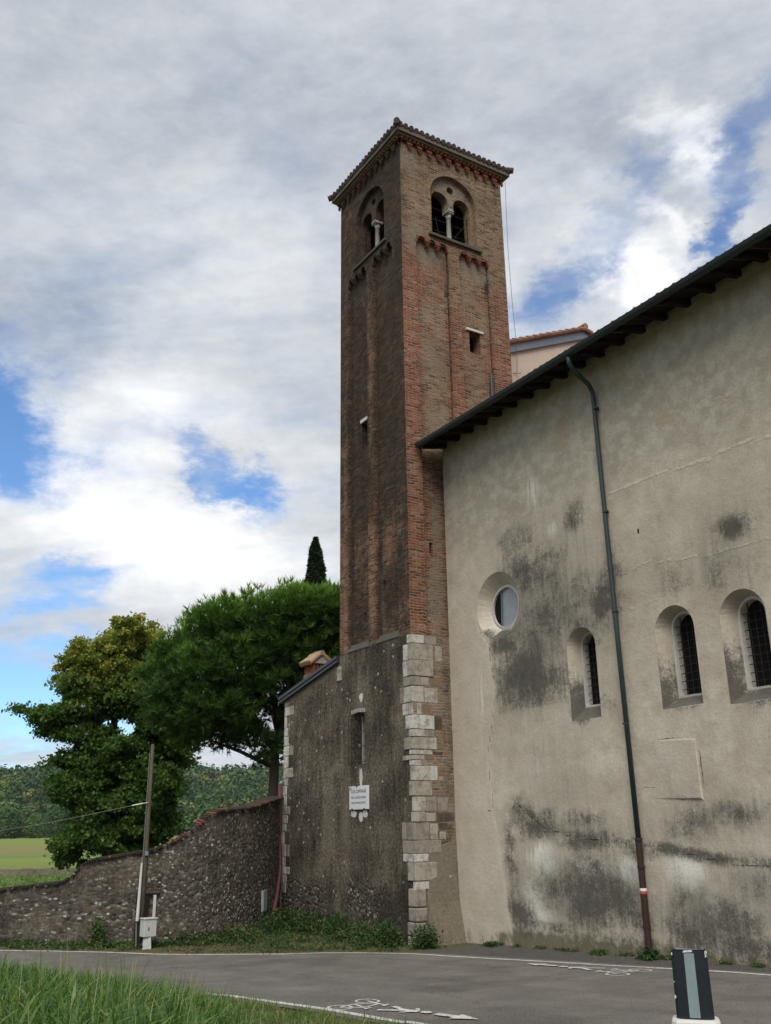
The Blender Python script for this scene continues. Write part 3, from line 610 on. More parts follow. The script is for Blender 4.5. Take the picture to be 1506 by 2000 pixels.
plas = np.where(onr, blobs(y, z, [(14.1, 16, .5, 1.6, .35), (14.1, 13.5, .5, 1.0, .35), (15.7, 15.4, .4, 1.2, .2), (15.3, 18.2, .5, 1.0, .2), (14.0, 19.2, .5, .4, .8), (15.7, 19.2, .5, .4, .8), (14.97, 21.9, .6, .5, .7), (13.3, 22.4, .3, .6, .6), (13.4, 19.6, .3, .8, .45), (14.0, 10, .2, 3, .5), (13.9, 8.4, .25, .8, .9)]),
                blobs(x, z, [(-20.6, 18.7, .35, .6, .9), (-22.7, 19.0, .3, .5, .9), (-21.6, 22, .5, .5, .6), (-21.3, 8.6, .12, .8, .9)]))
dark = np.where(onr, .12 + .28*blobs(y, z, [(14.65, 17, .12, 4, 1), (13.1, 21, .15, 2, .6), (15.2, 17.8, .5, 1.2, .6), (13.6, 12.8, .5, .6, .7)]) + .26*sst(z, 19.0, 22.5), fdark)
dark = np.where(onr & (z < 12.5), .06 + .6*blobs(y, z, [(13.05, 11, .12, 3, .5), (14.1, 12.3, .2, .7, .7)]), dark)
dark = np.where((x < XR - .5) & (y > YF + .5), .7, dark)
pan = (np.abs(y - yi0) < .02) & (z < 19.5); dark = np.where(pan & (x < XR - .2), np.maximum(dark, 1.25*np.maximum(np.exp(-((x + 23.0)/.13)**2), np.exp(-((x + 21.44)/.13)**2))), dark)  # front panels: grime plus painted recess shade in strips beside the pilasters
panr = (np.abs(x - xi1) < .02) & (z < 19.5); dark = np.where(panr & (y > 13.2), np.maximum(dark, .95*np.maximum(np.exp(-((y - 14.66)/.10)**2), np.exp(-((y - 16.22)/.10)**2))), dark)  # right-face panels: same strips of grime and painted shade
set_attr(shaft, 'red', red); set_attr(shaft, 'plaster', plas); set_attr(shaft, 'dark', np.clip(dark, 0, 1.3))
# dark backing inside the openings
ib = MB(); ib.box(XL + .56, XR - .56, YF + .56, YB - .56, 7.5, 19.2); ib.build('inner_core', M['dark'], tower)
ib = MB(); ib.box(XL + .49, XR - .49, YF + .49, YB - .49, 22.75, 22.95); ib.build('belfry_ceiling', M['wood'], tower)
# sloping stone ledges under the panels
for (a, b_) in ((-23.07, -21.89), (-21.52, -20.35)):
    l = MB(); l.add([(a, YF-.015, 7.43), (b_, YF-.015, 7.43), (b_, yi0-.002, 7.43), (a, yi0-.002, 7.43), (a, YF-.015, 7.46), (b_, YF-.015, 7.46), (b_, yi0-.002, 7.66), (a, yi0-.002, 7.66)],
                    [(0,3,2,1),(4,5,6,7),(0,1,5,4),(1,2,6,5),(2,3,7,6),(3,0,4,7)]); l.build('stone_ledge', M['sill'], tower)
# corbelled arch friezes
def frieze(axis, a_out, a_in, lo, hi, n, zt, ztip, zs, r, mi='terra', name='arched_frieze', steps=True):
    pts = [(lo, zt), (lo, ztip + .06)]; w_ = (hi - lo) / n
    for i in range(n):
        c_ = lo + w_ * (i + .5); rr = w_ * .36
        if i > 0: pts += [(lo + w_*i - w_*.12, zs), (lo + w_*i - w_*.035, ztip), (lo + w_*i + w_*.035, ztip), (lo + w_*i + w_*.12, zs)]
        else: pts += [(lo + w_*.07, ztip + .06), (lo + w_*.12, zs)]
        pts += [(c_ - rr*math.cos(t), zs + rr*math.sin(t)*1.25) for t in [math.pi*k/8 for k in range(9)]]
    pts += [(hi - w_*.12, zs), (hi - w_*.07, ztip + .06), (hi, ztip + .06), (hi, zt)]
    m = MB(); m.plate(pts, [], axis, a_out, a_in)
    s = -1 if a_out < a_in else 1
    if steps:
        for i in range(1, n):
            q = lo + w_ * i
            for k, (hw, zz, hh, pr) in enumerate(((.085, zs + .0, .045, .055), (.065, zs - .055, .045, .035), (.042, zs - .11, .04, .02))):
                u0, u1 = (a_out + s*pr, a_out - s*.01) if True else 0
                if axis == 'y': m.box(q-hw, q+hw, min(u0, u1), max(u0, u1), zz, zz + hh)
                else: m.box(min(u0, u1), max(u0, u1), q-hw, q+hw, zz, zz + hh)
    return m.build(name, M[mi], tower)
for lo, hi in ((13.50, 14.68), (15.09, 16.24)): frieze('x', XR + .02, xi1 + .003, lo + .002, hi - .002, 3, 19.66, 19.36, 19.50, .12)
for lo, hi in ((-23.07, -21.89), (-21.52, -20.35)): frieze('y', YF - .015, yi0 - .003, lo + .002, hi - .002, 3, 19.66, 19.36, 19.50, .12, 'corn_d')
# top cornice: arches, dog-tooth course, board, tiles
frieze('x', XR + .07, XR + .002, YF - .07, YB + .07, 11, 22.95, 22.70, 22.80, .12, 'terra')
frieze('y', YF - .07, YF - .002, XL - .07, XR + .07, 11, 22.95, 22.70, 22.80, .12, 'corn_d')
dg = MB()
for i in range(27):
    q = YF - .05 + (YB - YF + .1) * (i + .5) / 27; dg.prism([(XR + .03, q - .07), (XR + .15, q), (XR + .03, q + .07)], 22.965, 23.03)
    q = XL - .05 + (XR - XL + .1) * (i + .5) / 27; dg.prism([(q - .07, YF - .03), (q, YF - .15), (q + .07, YF - .03)], 22.965, 23.03)
dg.build('dogtooth_course', M['corn'], tower)
def ring_box(o, z0, z1): m = MB(); m.box(XL - o, XR + o, YF - o, YB + o, z0, z1); return m
ring_box(.11, 22.952, 22.965).build('cornice_band', M['terra'], tower)
ring_box(.16, 23.032, 23.10).build('cornice_band', M['corn'], tower)
OV = .235
ring_box(OV, 23.10, 23.25).build('eave_board', M['fascia'], tower)
rf = MB(); S = 22; cx_, cy_ = CX, CY; hx, hy = (XR - XL)/2 + OV + .02, (YB - YF)/2 + OV + .02; slope = math.tan(R(21)); zb = 23.27
rf.add([(cx_-hx, cy_-hy, zb), (cx_+hx, cy_-hy, zb), (cx_+hx, cy_+hy, zb), (cx_-hx, cy_+hy, zb), (cx_, cy_, zb + hx*slope)], [(0,1,4),(1,2,4),(2,3,4),(3,0,4),(3,2,1,0)])
for side in range(4):
    hw, hd = ((hx, hy) if side % 2 == 0 else (hy, hx)); n = 22
    for i in range(n):
        t = -hw + (i + .5) * 2*hw/n; top = 1 - abs(t)/hw
        def loc(a, b_, z_):
            if side == 0: return (cx_ + a, cy_ - hd + b_, z_)
            if side == 1: return (cx_ + hd - b_, cy_ + a, z_)
            if side == 2: return (cx_ - a, cy_ + hd - b_, z_)
            return (cx_ - hd + b_, cy_ - a, z_)
        e = random.uniform(.015, .045); L_ = hd * top
        rf.tube([loc(t, -e, zb + .015 + random.uniform(-.01, .01)), loc(t, L_, zb + .03 + L_*hx*slope/hd)], [.085, .07], 10)
for k in range(4):
    sx, sy = ((-1,-1),(1,-1),(1,1),(-1,1))[k]; rf.tube([(cx_+sx*(hx+.07), cy_+sy*(hy+.07), zb+.04), (cx_, cy_, zb + hx*slope + .07)], .10, 10)
rf.build('tile_roof', M['tile'], tower)
# belfry sills, columns, tie bars
s_ = MB(); s_.box(XR - .30, XR + .10, CY - 1.0, CY + 1.0, 19.82, 19.905); s_.build('sill', M['sill'], tower)
s_ = MB(); s_.box(CX - 1.0, CX + 1.0, YF - .06, YF + .30, 19.83, 19.905); s_.build('sill', M['sill'], tower)
for ax in 'xy':
    p = (lambda d, o_: (XR - .30 + o_, CY + d)) if ax == 'x' else (lambda d, o_: (CX + d, YF + .30 - o_))
    q = p(0, 0); col = MB(); rr = [(.115, 19.905), (.115, 19.97), (.085, 20.0), (.082, 20.1), (.072, 20.95), (.085, 20.96), (.085, 20.99), (.075, 21.0), (.105, 21.10)]
    col.tube([(q[0], q[1], z_) for _, z_ in rr], [r_ for r_, _ in rr], 18); co = col.build('column', M['stone'], tower, smooth=True)
    cp = MB(); cp.box(q[0]-.13, q[0]+.13, q[1]-.13, q[1]+.13, 21.10, 21.145); cp.box(q[0]-.155, q[0]+.155, q[1]-.115, q[1]+.115, 21.148, 21.198) if ax == 'x' else cp.box(q[0]-.115, q[0]+.115, q[1]-.155, q[1]+.155, 21.148, 21.198)
    cp.build('capital', M['stone'], co)
    br_ = MB()
    def pt(d, o_, z_): a = p(d, o_); return (a[0], a[1], z_)
    for z_ in (20.35, 20.75, 21.15): br_.tube([pt(-.78, .0, z_), pt(.78, .0, z_ + .01)], .008, 5)
    for d in (-.70, .70): br_.tube([pt(d, .04, 19.9), pt(d, .04, 21.3)], .012, 5)
    br_.tube([pt(-.4, -.15, 21.0), pt(-.15, -.2, 19.9)], .015, 5); br_.tube([pt(.15, -.2, 20.2), pt(.7, .0, 21.0)], .010, 5)
    br_.build('iron_tie_bars', M['iron'], tower)
# bell hanging in the dark
bl = MB(); bl.tube([(CX, CY, z_) for z_ in (20.2, 20.26, 20.5, 20.8, 20.98, 21.05)], [.42, .38, .28, .22, .16, .03], 24); bl.box(CX - .08, CX + .08, YF + .5, YB - .5, 21.08, 21.26)
bl.build('bell', M['iron'], tower, smooth=False)
# small windows of the shaft
l = MB(); l.box(xi1 - .25, XR - DP + .05, 15.33, 15.97, 17.005, 17.075); l.build('lintel', M['lime'], tower)
l = MB(); l.box(-22.45, -22.03, yi0 - .05, yi0 + .2, 14.365, 14.47); l.build('lintel', M['lime'], tower)
cabp = MB(); cabp.tube([(-19.82 + .06, 16.10, 15.6), (-19.82 + .06, 16.10, 13.2)], .055, 10); cabp.build('vent_pipe', M['darkzinc'], tower)
# weep cracks on the belfry faces
# lower stage of the tower: rendered rubble with stone quoins
wx0, wx1, wz0, wz1 = -22.78, -22.16, 4.33, 5.60
lowb = MB(); lowb.plate([(-23.55, -.4), (-19.78, -.4), (-19.78, 7.42), (-23.55, 7.42)], [[(wx0, wz0), (wx1, wz0), (wx1, wz1)] + [((wx0+wx1)/2 + (wx1-wx0)/2*math.cos(t), wz1 + .10*math.sin(t)) for t in [math.pi*i/8 for i in range(1, 8)]] + [(wx0, wz1)]], 'y', YF, YF + .45)
lowb.box(-23.55, -19.78, YF + .45, YB, -.4, 7.42)
low = lowb.build('rubble_wall', M['render'], tower)
grid_cut(low, [(2, -.4, 7.5, .2), (0, -23.6, -19.7, .2), (1, 12.9, 17.0, .3)])
c = coords(low); x, y, z = c.T; fr = x < XR - .01
set_attr(low, 'cobble', np.where(fr, blobs(x, z, [(-22.3, .9, 1.6, .6, .85), (-21, .5, 1.2, .5, .6), (-20.6, 6.9, .3, .4, .3), (-20.8, 1.6, .6, .6, .3)]), .2 + .8*sst(z, 2.2, 3.0)))
set_attr(low, 'light', np.where(fr, blobs(x, z, [(-23.2, 3.0, .5, 1.6, .55), (-22.9, 6.6, .35, .8, .25), (-21.0, 2.6, .9, .4, .42), (-22.0, 2.7, .3, .4, .45), (-22.3, 6.0, .14, .3, .6), (-22.0, .6, .15, .8, .5)]), .75))
set_attr(low, 'dark', np.where(fr, np.maximum(.75*sst(z, 1.9, .9)*sst(x, -22.4, -21.4), blobs(x, z, [(-20.9, 5.6, .5, 1.6, .55), (-22.6, 1.4, .9, .3, .5), (-23, 7, .6, .5, .4), (-20.7, 6.9, .5, .5, .3)])), 0))
set_attr(low, 'moss', np.where(fr, blobs(x, z, [(-20.8, 7.0, .5, .35, .5), (-21.5, .3, 2, .3, .5)]), blobs(y, z, [(13.8, .4, .6, .5, .6)])))
rfm = MB(); rfm.plate([(13.02, 1.9), (14.198, 2.35), (14.198, 7.415), (13.02, 7.415)], [], 'x', XR + .008, XR - .05); rfo = rfm.build('mixed_masonry', M['brick'], tower); grid_cut(rfo, [(2, 1.9, 7.4, .15), (1, 13, 14.2, .15)])
c = coords(rfo); rn = RNG.uniform(0, 1, len(c)); set_attr(rfo, 'red', .35 + .3*rn); set_attr(rfo, 'plaster', .30 + .25*rn); set_attr(rfo, 'dark', .25 + .35*blobs(c[:, 1], c[:, 2], [(14.1, 5, .15, 2.5, 1), (13.9, 2.4, .4, .5, 1)]))
wb = MB(); wb.box(wx0 - .1, wx1 + .1, YF + .30, YF + .44, wz0 - .1, wz1 + .2); wb.build('window_recess', M['dark'], tower)
wf = MB()
for i in range(7): wf.box(wx0 - .06 + i*.115, wx0 - .02 + i*.115, YF - .03, YF + .02, wz1 + .115 - abs(i-3)*.012, wz1 + .225 - abs(i-3)*.012)
for q in (wx0 + .14, wx0 + .36): wf.box(q, q + .05, YF + .20, YF + .26, wz0, wz1 + .03)
wfo = wf.build('window_surround', M['stone'], tower)
gr = MB(); gy = YF - .13; gx0, gx1 = wx0 - .03, wx1 + .05
for i in range(5): q = gx0 + (gx1 - gx0) * i / 4; gr.tube([(q, gy, wz0 - .05), (q, gy, wz1 + .05)], .009, 6)
for zz in (wz0 + .05, wz0 + .45, wz0 + .85, wz0 + 1.2): gr.tube([(gx0, YF + .02, zz), (gx0, gy, zz), (gx1, gy, zz), (gx1, YF + .02, zz)], .009, 6)
gr.build('window_grille', M['iron'], tower)
for (px_, pz_, a, b_) in ((-22.33, 6.10, .10, .13), (-22.36, 3.98, .09, .26), (-22.36, 2.98, .10, .14), (-22.75, 3.06, .16, .10), (-22.14, 3.05, .13, .10)):
    n = 12; ang = [2*math.pi*i/n for i in range(n)]; rad = [random.uniform(.75, 1.1) for _ in ang]
    poly = [(px_ + a*r_*math.cos(t), pz_ + b_*r_*math.sin(t)) for t, r_ in zip(ang, rad)]; pt_ = MB(); pt_.plate(poly, [], 'y', YF - .006, YF + .02)
    pt_.build('mortar_patch', M['lime'], tower)

# quoins
def quoin_stack(z0, z1, front_rng, right_rng, name, par, cornerx, side=1, tints=None, seed=3):
    rnd = random.Random(seed); m = MB(); z_ = z0; k = 0
    while z_ < z1 - .08:
        h = rnd.choice([.13, .19, .24, .30, .36, .42]); h = min(h, z1 - z_); lf = rnd.uniform(.07, .18) if rnd.random() < .6 else rnd.uniform(.2, .42); lr = rnd.uniform(.22, .42) if rnd.random() < .55 else rnd.uniform(.45, .75)
        t = rnd.choice([0, .02, .1, .25, .3, .42, .5, .56, .7]) if tints is None else rnd.choice(tints); pr = rnd.uniform(.014, .04); g_ = rnd.uniform(.005, .014)
        x0 = cornerx - lf; 
        vs = [(x0, YF - pr, 0), (cornerx + pr, YF - pr, 0), (cornerx + pr, YF + lr, 0), (cornerx - .05, YF + lr, 0), (cornerx - .05, YF + .05, 0), (x0, YF + .05, 0)]
        vs = [(a + rnd.uniform(-.012, .012), b_ + rnd.uniform(-.010, .010)) for a, b_, _ in vs]
        m.prism(vs, z_ + g_, z_ + h - g_, c=t)
        if rnd.random() < .85 and par is tower:   # neighbour stone on the right face
            y0 = YF + lr + .015; y1 = min(y0 + rnd.uniform(.15, .42), YF + 1.16)
            if y1 - y0 > .1: m.box(cornerx - .03, cornerx + pr*.6, y0, y1, z_ + g_, z_ + h - g_ - rnd.choice([0, .03]), c=rnd.choice([.1, .3, .5, .5, .58, .62, .7, .87, .94, 1.0]))
            y2 = y1 + .03
            if 1.17 + YF - y2 > .14 and rnd.random() < .8:
                nn = rnd.choice([1, 2, 3]); hh = (h - 2*g_) / nn
                for j in range(nn): m.box(cornerx - .03, cornerx + pr*.4, y2, YF + 1.17 - rnd.uniform(0, .35), z_ + g_ + j*hh, z_ + g_ + (j+1)*hh - .012, c=rnd.choice([.5, .87, .87, .9, .94, 1.0, .7]))
        if rnd.random() < .45 and par is tower: # separate white block on the front
            m.box(x0 - rnd.uniform(.18, .3), x0 - .03, YF - pr*.5, YF + .02, z_ + g_, z_ + h - g_, c=rnd.choice([0, 0, .1, .7]))
        z_ += h; k += 1
    return m.build(name, M['quoin'], par, bevel=.022, colattr=True)
quoin_stack(1.30, 7.42, (.12, .30), (.30, .62), 'quoin_stones', tower, XR)
# pilaster foot: battered pale stones and rendered plinth beside the church
ft = MB(); zz = -.05
for i, (h, a) in enumerate(((.34, .20), (.30, .10), (.32, .14), (.42, .12))):
    ft.prism([(XR - .34 + i*.03, YF - .06 - .02*(i % 2)), (XR + .05, YF - .06 + .01*i), (XR + .05, YF + .28 - .03*(i % 2)), (XR - .34 + i*.03, YF + .2)], zz + .01, zz + h - .01, c=[.25, .72, .7, .68][i]); zz += h
ft.build('corner_foot_stone', M['quoin'], tower, bevel=.03, colattr=True)
pn = MB(); A = [(XR + .002, 13.30, 2.35), (XR + .002, 14.198, 2.35)]; 
pn.add([(XR + .004, 13.30, -.1), (XR + .30, 13.42, -.1), (XR + .34, 14.19, -.1), (XR + .004, 14.19, -.1), (XR + .004, 13.32, 2.2), (XR + .02, 13.36, 2.1), (XR + .02, 14.19, 2.4), (XR + .004, 14.19, 2.4), (XR + .06, 13.38, 1.0), (XR + .08, 14.19, 1.0)],
       [(0, 1, 8, 5, 4), (1, 2, 9, 8), (8, 9, 6, 5), (4, 5, 6, 7), (2, 3, 7, 6, 9)])
pno = pn.build('plinth_render', M['render'], tower, recalc=True); grid_cut(pno, [(2, -.1, 2.4, .2), (1, 13.3, 14.2, .2)])
c = coords(pno); set_attr(pno, 'cobble', np.full(len(c), -.5)); set_attr(pno, 'light', .75 + .3*sst(c[:, 2], .6, 1.6)); set_attr(pno, 'dark', .35*sst(c[:, 2], 1.3, .5)*sst(c[:, 1], 13.9, 13.5)); set_attr(pno, 'moss', .4*sst(c[:, 2], .9, .2))
# lightning conductor
lc = MB(); lc.tube([(-19.62, 17.02, 22.87), (-19.9, 17.2, 20.5), (-20.2, 17.5, 18.6), (-20.38, 17.72, 17.2), (-20.42, 17.70, 16.38)], .008, 5); lc.tube([(-20.49, 17.6, 16.38), (-20.38, 17.82, 16.38)], .012, 5)
lc.build('lightning_cable', M['wire'], tower)

# ------------------------------------------------------------------ plaque
pq = empty('plaque', (-22.42, YF, 3.46), 'white marble plaque with engraved lines below the barred tower window', 'plaque')
p_ = MB(); p_.box(-22.915, -21.92, YF - .045, YF - .004, 3.165, 3.765); p_.build('slab', M['plaque'], pq, bevel=.006)
for (a, b_) in ((-22.50, 3.765), (-22.76, 3.165), (-22.12, 3.165)): p_ = MB(); p_.box(a - .025, a + .025, YF - .06, YF + .01, b_ - .03, b_ + .03); p_.build('iron_clip', M['iron'], pq)
p_ = MB(); p_.box(-22.88, -22.85, YF - .049, YF - .04, 3.65, 3.74); p_.box(-22.83, -22.80, YF - .049, YF - .04, 3.67, 3.74)
p_.build('emblem', M['ink'], pq)
def text(s, x, z, size, wscale):
    cu = bpy.data.curves.new('lettering', 'FONT'); cu.body = s; cu.size = size; cu.align_x = 'CENTER'; cu.extrude = .002
    o = bpy.data.objects.new('lettering', cu); COL.objects.link(o)
    o.parent = pq; o.matrix_parent_inverse = Matrix.Translation(-wl(pq)); o.data.materials.append(M['ink'])
    bpy.context.view_layer.update(); me_ = bpy.data.meshes.new_from_object(o.evaluated_get(bpy.context.evaluated_depsgraph_get())); bpy.data.objects.remove(o)
    o = bpy.data.objects.new('lettering', me_); COL.objects.link(o); o.parent = pq; o.matrix_parent_inverse = Matrix.Translation(-wl(pq))
    if not me_.materials: me_.materials.append(M['ink'])
    o.matrix_basis = Matrix.Translation((x, YF - .047, z)) @ Matrix.Rotation(R(90), 4, 'X') @ Matrix.Diagonal((wscale, 1, 1, 1))
text('VOX CAMPANAE', -22.41, 3.585, .13, .82); text('PER LA AEDES NOMEN', -22.415, 3.445, .075, 1.02); text('REGI VTPHI IOI DVPTH', -22.42, 3.31, .075, .98)

# ------------------------------------------------------------------ annex house left of the tower
house = empty('annex_house', (-25.3, 15, 0), 'low lean-to house with dark weathered render joined to the tower', 'house')
HX0 = -27.13; rz = lambda x: 6.56 + (x - HX0) * (7.26 - 6.56) / (XL - HX0)
hb = MB(); hb.plate([(HX0, -.4), (XL - .002, -.4), (XL - .002, rz(XL)), (HX0, rz(HX0))], [], 'y', YF + .012, YF + .45)
hb.plate([(YF + .45, -.4), (19.5, -.4), (19.5, 6.5), (YF + .45, 6.5)], [], 'x', HX0, HX0 + .4)
hw_ = hb.build('rendered_wall', M['render'], house); grid_cut(hw_, [(2, -.4, 7.4, .2), (0, -27.2, -23.5, .2), (1, 13, 19.6, .4)])
c = coords(hw_); x, y, z = c.T
set_attr(hw_, 'cobble', np.maximum(blobs(x, z, [(-26.4, .9, 1.2, .6, .85), (-25.2, .8, 1.4, .6, .85), (-24.2, .2, 1, .5, .4), (-26.8, .2, .6, .6, .6)]), 0))
set_attr(hw_, 'light', np.maximum(blobs(x, z, [(-24.1, 3.0, .7, 1.8, .5), (-24.4, 2.1, .5, .5, .6), (-25.0, 4.2, .4, 1.5, .3), (-24.3, 4, .3, 1.2, .35), (-24.6, 6.2, .5, .5, .35), (-23.75, 6.3, .2, .5, .3), (-27.0, 3.5, .15, 3.5, .5)]), .85*sst(z, rz(x) - .30, rz(x) - .1)))
set_attr(hw_, 'dark', np.maximum(blobs(x, z, [(-25.7, 5.3, .8, .9, .5), (-26.4, 5, .3, 1.6, .5), (-25.8, 1.6, .8, .3, .5), (-25.2, 3.6, .5, .3, .3)]), .6*sst(z, .95, .4)) * sst(z, rz(x) - .1, rz(x) - .35))
set_attr(hw_, 'moss', blobs(x, z, [(-26.6, 3.0, .3, .4, .5), (-25, .1, 3, .3, .4), (-26.3, 5.4, .4, .9, .35)]))
# corner stones of the house
rnd = random.Random(5); m = MB(); z_ = .9
k = 0
while z_ < 6.45:
    h = rnd.choice([.22, .26, .3, .36]); h = min(h, 6.5 - z_); a = (.30 if k % 2 else .55) * rnd.uniform(.8, 1.2)
    m.box(HX0 - .012, HX0 + a*.5, YF - .006, YF + .2, z_ + .006, z_ + h - .006, c=rnd.choice([0, 0, .1, .3, .4, .58]))
    if rnd.random() < .7: m.box(HX0 + a*.5 + .012, HX0 + a, YF - .001, YF + .2, z_ + .01, z_ + h - .012, c=rnd.choice([.1, .3, .5, .7, .72]))
    z_ += h; k += 1
m.box(XL + .02 - .18, XL + .10, YF - .012, YF + .1, 6.72, 7.12, c=.3)
m.build('quoin_stones', M['quoin'], house, bevel=.012, colattr=True)
# lean-to roof with metal verge
def slab(m, x0, x1, y0, y1, z0f, th): m.add([(x0, y0, z0f(x0)), (x1, y0, z0f(x1)), (x1, y1, z0f(x1)), (x0, y1, z0f(x0)), (x0, y0, z0f(x0)+th), (x1, y0, z0f(x1)+th), (x1, y1, z0f(x1)+th), (x0, y1, z0f(x0)+th)], [(0,3,2,1),(4,5,6,7),(0,1,5,4),(1,2,6,5),(2,3,7,6),(3,0,4,7)])
m = MB(); slab(m, HX0 - .22, XL - .005, YF + .06, 19.7, lambda x: rz(x) + .0, .14); ro = m.build('roof', M['tile_red'], house)
m = MB(); slab(m, HX0 - .24, XL - .008, YF - .10, YF + .055, lambda x: rz(x) - .02, .085); slab(m, HX0 - .25, XL - .008, YF - .13, YF + .10, lambda x: rz(x) + .075, .095)
m.build('metal_verge', M['darkzinc'], ro)
# chimney
ch = MB(); cxm, cym = -26.92, 14.0; ch.box(cxm - .34, cxm + .34, cym - .30, cym + .30, 6.35, 7.18); cho = ch.build('chimney', M['render'], ro)
for nm in ('cobble', 'light', 'dark', 'moss'): set_attr(cho, nm, np.full(len(cho.data.vertices), {'light': .8, 'cobble': -.5}.get(nm, 0)))
pots = MB(); 
for q in (-.27, -.16, -.05, .06, .17, .28):
    pots.box(cxm + q - .035, cxm + q + .035, cym - .28, cym - .20, 7.18, 7.50); pots.box(cxm + q - .035, cxm + q + .035, cym + .20, cym + .28, 7.18, 7.50)
for q in (-.12, 0, .12): pots.box(cxm + .24, cxm + .31, cym + q - .03, cym + q + .03, 7.18, 7.50); pots.box(cxm - .31, cxm - .24, cym + q - .03, cym + q + .03, 7.18, 7.50)
pots.box(cxm - .33, cxm + .33, cym - .29, cym + .29, 7.181, 7.22); pots.box(cxm - .14, cxm + .14, cym - .12, cym + .12, 7.2, 7.48)
pots.build('brick_vents', M['terra'], cho)
cap = MB()
cap.add([(cxm-.40, cym-.38, 7.50), (cxm-.40, cym+.38, 7.50), (cxm-.40, cym, 7.78), (cxm+.36, cym-.38, 7.50), (cxm+.36, cym+.38, 7.50), (cxm+.36, cym, 7.78)], [(0,1,2),(3,5,4),(0,2,5,3),(1,4,5,2),(0,3,4,1)])
cap.build('cap_gable', M['stone'], cho)
ct = MB()
for sgn in (-1, 1):
    for i in range(5):
        q = cxm - .32 + i*.165; ct.tube([(q, cym + sgn*.42, 7.50 + random.uniform(0, .02)), (q + random.uniform(-.02, .02), cym + sgn*.02, 7.82)], [.085, .07], 10)
ct.tube([(cxm - .44, cym, 7.83), (cxm - .02, cym, 7.86)], [.085, .075], 10); ct.tube([(cxm - .03, cym, 7.85), (cxm + .42, cym, 7.84)], [.09, .08], 10)
ct.build('cap_tiles', M['tile_pale'], cho)
cho.location.z += .24
# maroon downpipe
dp = MB(); dp.tube([(-27.22, YF + .15, 4.06), (-27.15, YF - .04, 4.07), (-27.08, YF - .14, 4.0)], .065, 12); dp.build('pipe_elbow', M['zinc'], house, smooth=True)
dp = MB(); dp.tube([(-27.08, YF - .14, 3.99), (-27.02, YF - .14, 2.6), (-26.96, YF - .13, 1.70), (-26.88, 12.84, 1.52), (-26.30, 12.46, .80), (-25.98, 12.22, .46)], .058, 12)
dpo = dp.build('downpipe', M['maroon'], house, smooth=True)
dp = MB(); dp.tube([(-25.98, 12.22, .47), (-25.86, 12.10, .36), (-25.38, 11.68, .20)], [.062, .062, .050], 12); dp.build('pipe_end', M['iron'], dpo, smooth=True)

# ------------------------------------------------------------------ church
church = empty('church', (-11.4, 18, 0), 'large church with stained beige plaster side wall and deep dark eaves', 'church')
YW = 14.2; ZE = 12.72
WIN = [(-14.885, .45, 4.82, 6.80, -14.90, .25, 5.15, 6.69), (-12.27, .49, 4.80, 6.76, -12.27, .28, 5.05, 6.63), (-10.68, .50, 4.72, 6.74, -10.68, .275, 5.0, 6.59)]
RC = (-17.69, 7.87)
cw = MB(); X1 = -2.5
cw.plate([(XR + .004, -.4), (X1, -.4), (X1, 13.05), (XR + .004, 13.05)], [arch(a[0], a[1], a[2], a[3]) for a in WIN] + [circ(*RC, .84, 32)], 'y', YW, YW + .52)
cwo = cw.build('side_wall', M['plaster'], church)
grid_cut(cwo, [(0, -19.8, -8.0, .08), (2, -.2, 9.8, .08), (2, 9.8, 13, .16), (0, -8, -2.6, .5)])
STAIN = [(-16.29,8.48,1.08,0.73,0.70),(-14.78,9.32,0.37,0.36,0.80),(-16.79,9.25,0.86,0.38,0.60),(-15.31,7.64,1.30,0.69,0.55),(-14.14,7.17,0.53,0.54,0.75),(-16.07,7.08,1.20,0.70,0.70),(-16.63,5.98,1.47,0.81,0.95),(-14.59,6.70,0.91,0.44,0.60),(-13.84,7.78,0.45,0.65,0.50),(-17.50,6.84,0.54,0.31,0.90),(-10.58,7.90,0.45,0.24,0.85),(-11.11,7.14,0.35,0.43,0.50),(-12.08,7.26,0.51,0.40,0.40),(-10.34,6.96,0.54,0.46,0.45),(-14.32,5.13,0.51,0.31,0.50),(-14.96,4.94,0.46,0.19,0.80),(-12.21,4.89,0.43,0.15,0.85),(-10.59,4.78,0.47,0.16,0.85),(-15.36,2.81,0.75,0.18,0.75),(-16.32,2.93,0.50,0.16,0.50),(-16.80,4.16,0.53,0.44,0.30),(-17.28,2.95,0.39,0.55,0.80),(-16.52,2.62,0.82,0.23,0.95),(-15.10,2.41,1.15,0.22,0.85),(-13.72,2.18,0.64,0.14,0.80),(-12.39,2.69,0.52,0.35,0.45),(-11.23,2.84,0.62,0.25,0.50),(-11.25,2.09,0.81,0.12,0.55),(-17.64,1.97,0.25,1.18,0.60),(-16.15,1.39,0.93,0.45,0.70),(-14.80,1.26,1.22,0.57,0.95),(-17.48,0.80,0.52,0.37,0.90),(-16.39,0.67,0.93,0.15,0.60),(-13.99,1.12,0.64,0.54,0.90),(-12.78,0.85,0.68,0.34,0.90),(-11.73,1.09,0.72,0.41,0.85),(-11.11,1.69,0.50,0.32,0.60),(-13.93,0.58,2.33,0.16,0.70),(-11.58,0.70,0.99,0.24,0.90),(-15.01,1.92,1.26,0.24,0.50),(-12.82,1.36,0.29,0.43,0.50),
         (-6, 1, 2, .8, .8), (-5, 7.5, 1.5, 1, .6)]
c = coords(cwo); x, y, z = c.T
EDGE = [(-18.48,7.4),(-18.1,6.94),(-18.04,6.3),(-17.92,5.79),(-18.09,5.2),(-18.37,4.26),(-18.25,3.31),(-18.25,3.08),(-18.61,2.98),(-18.95,3.03)]
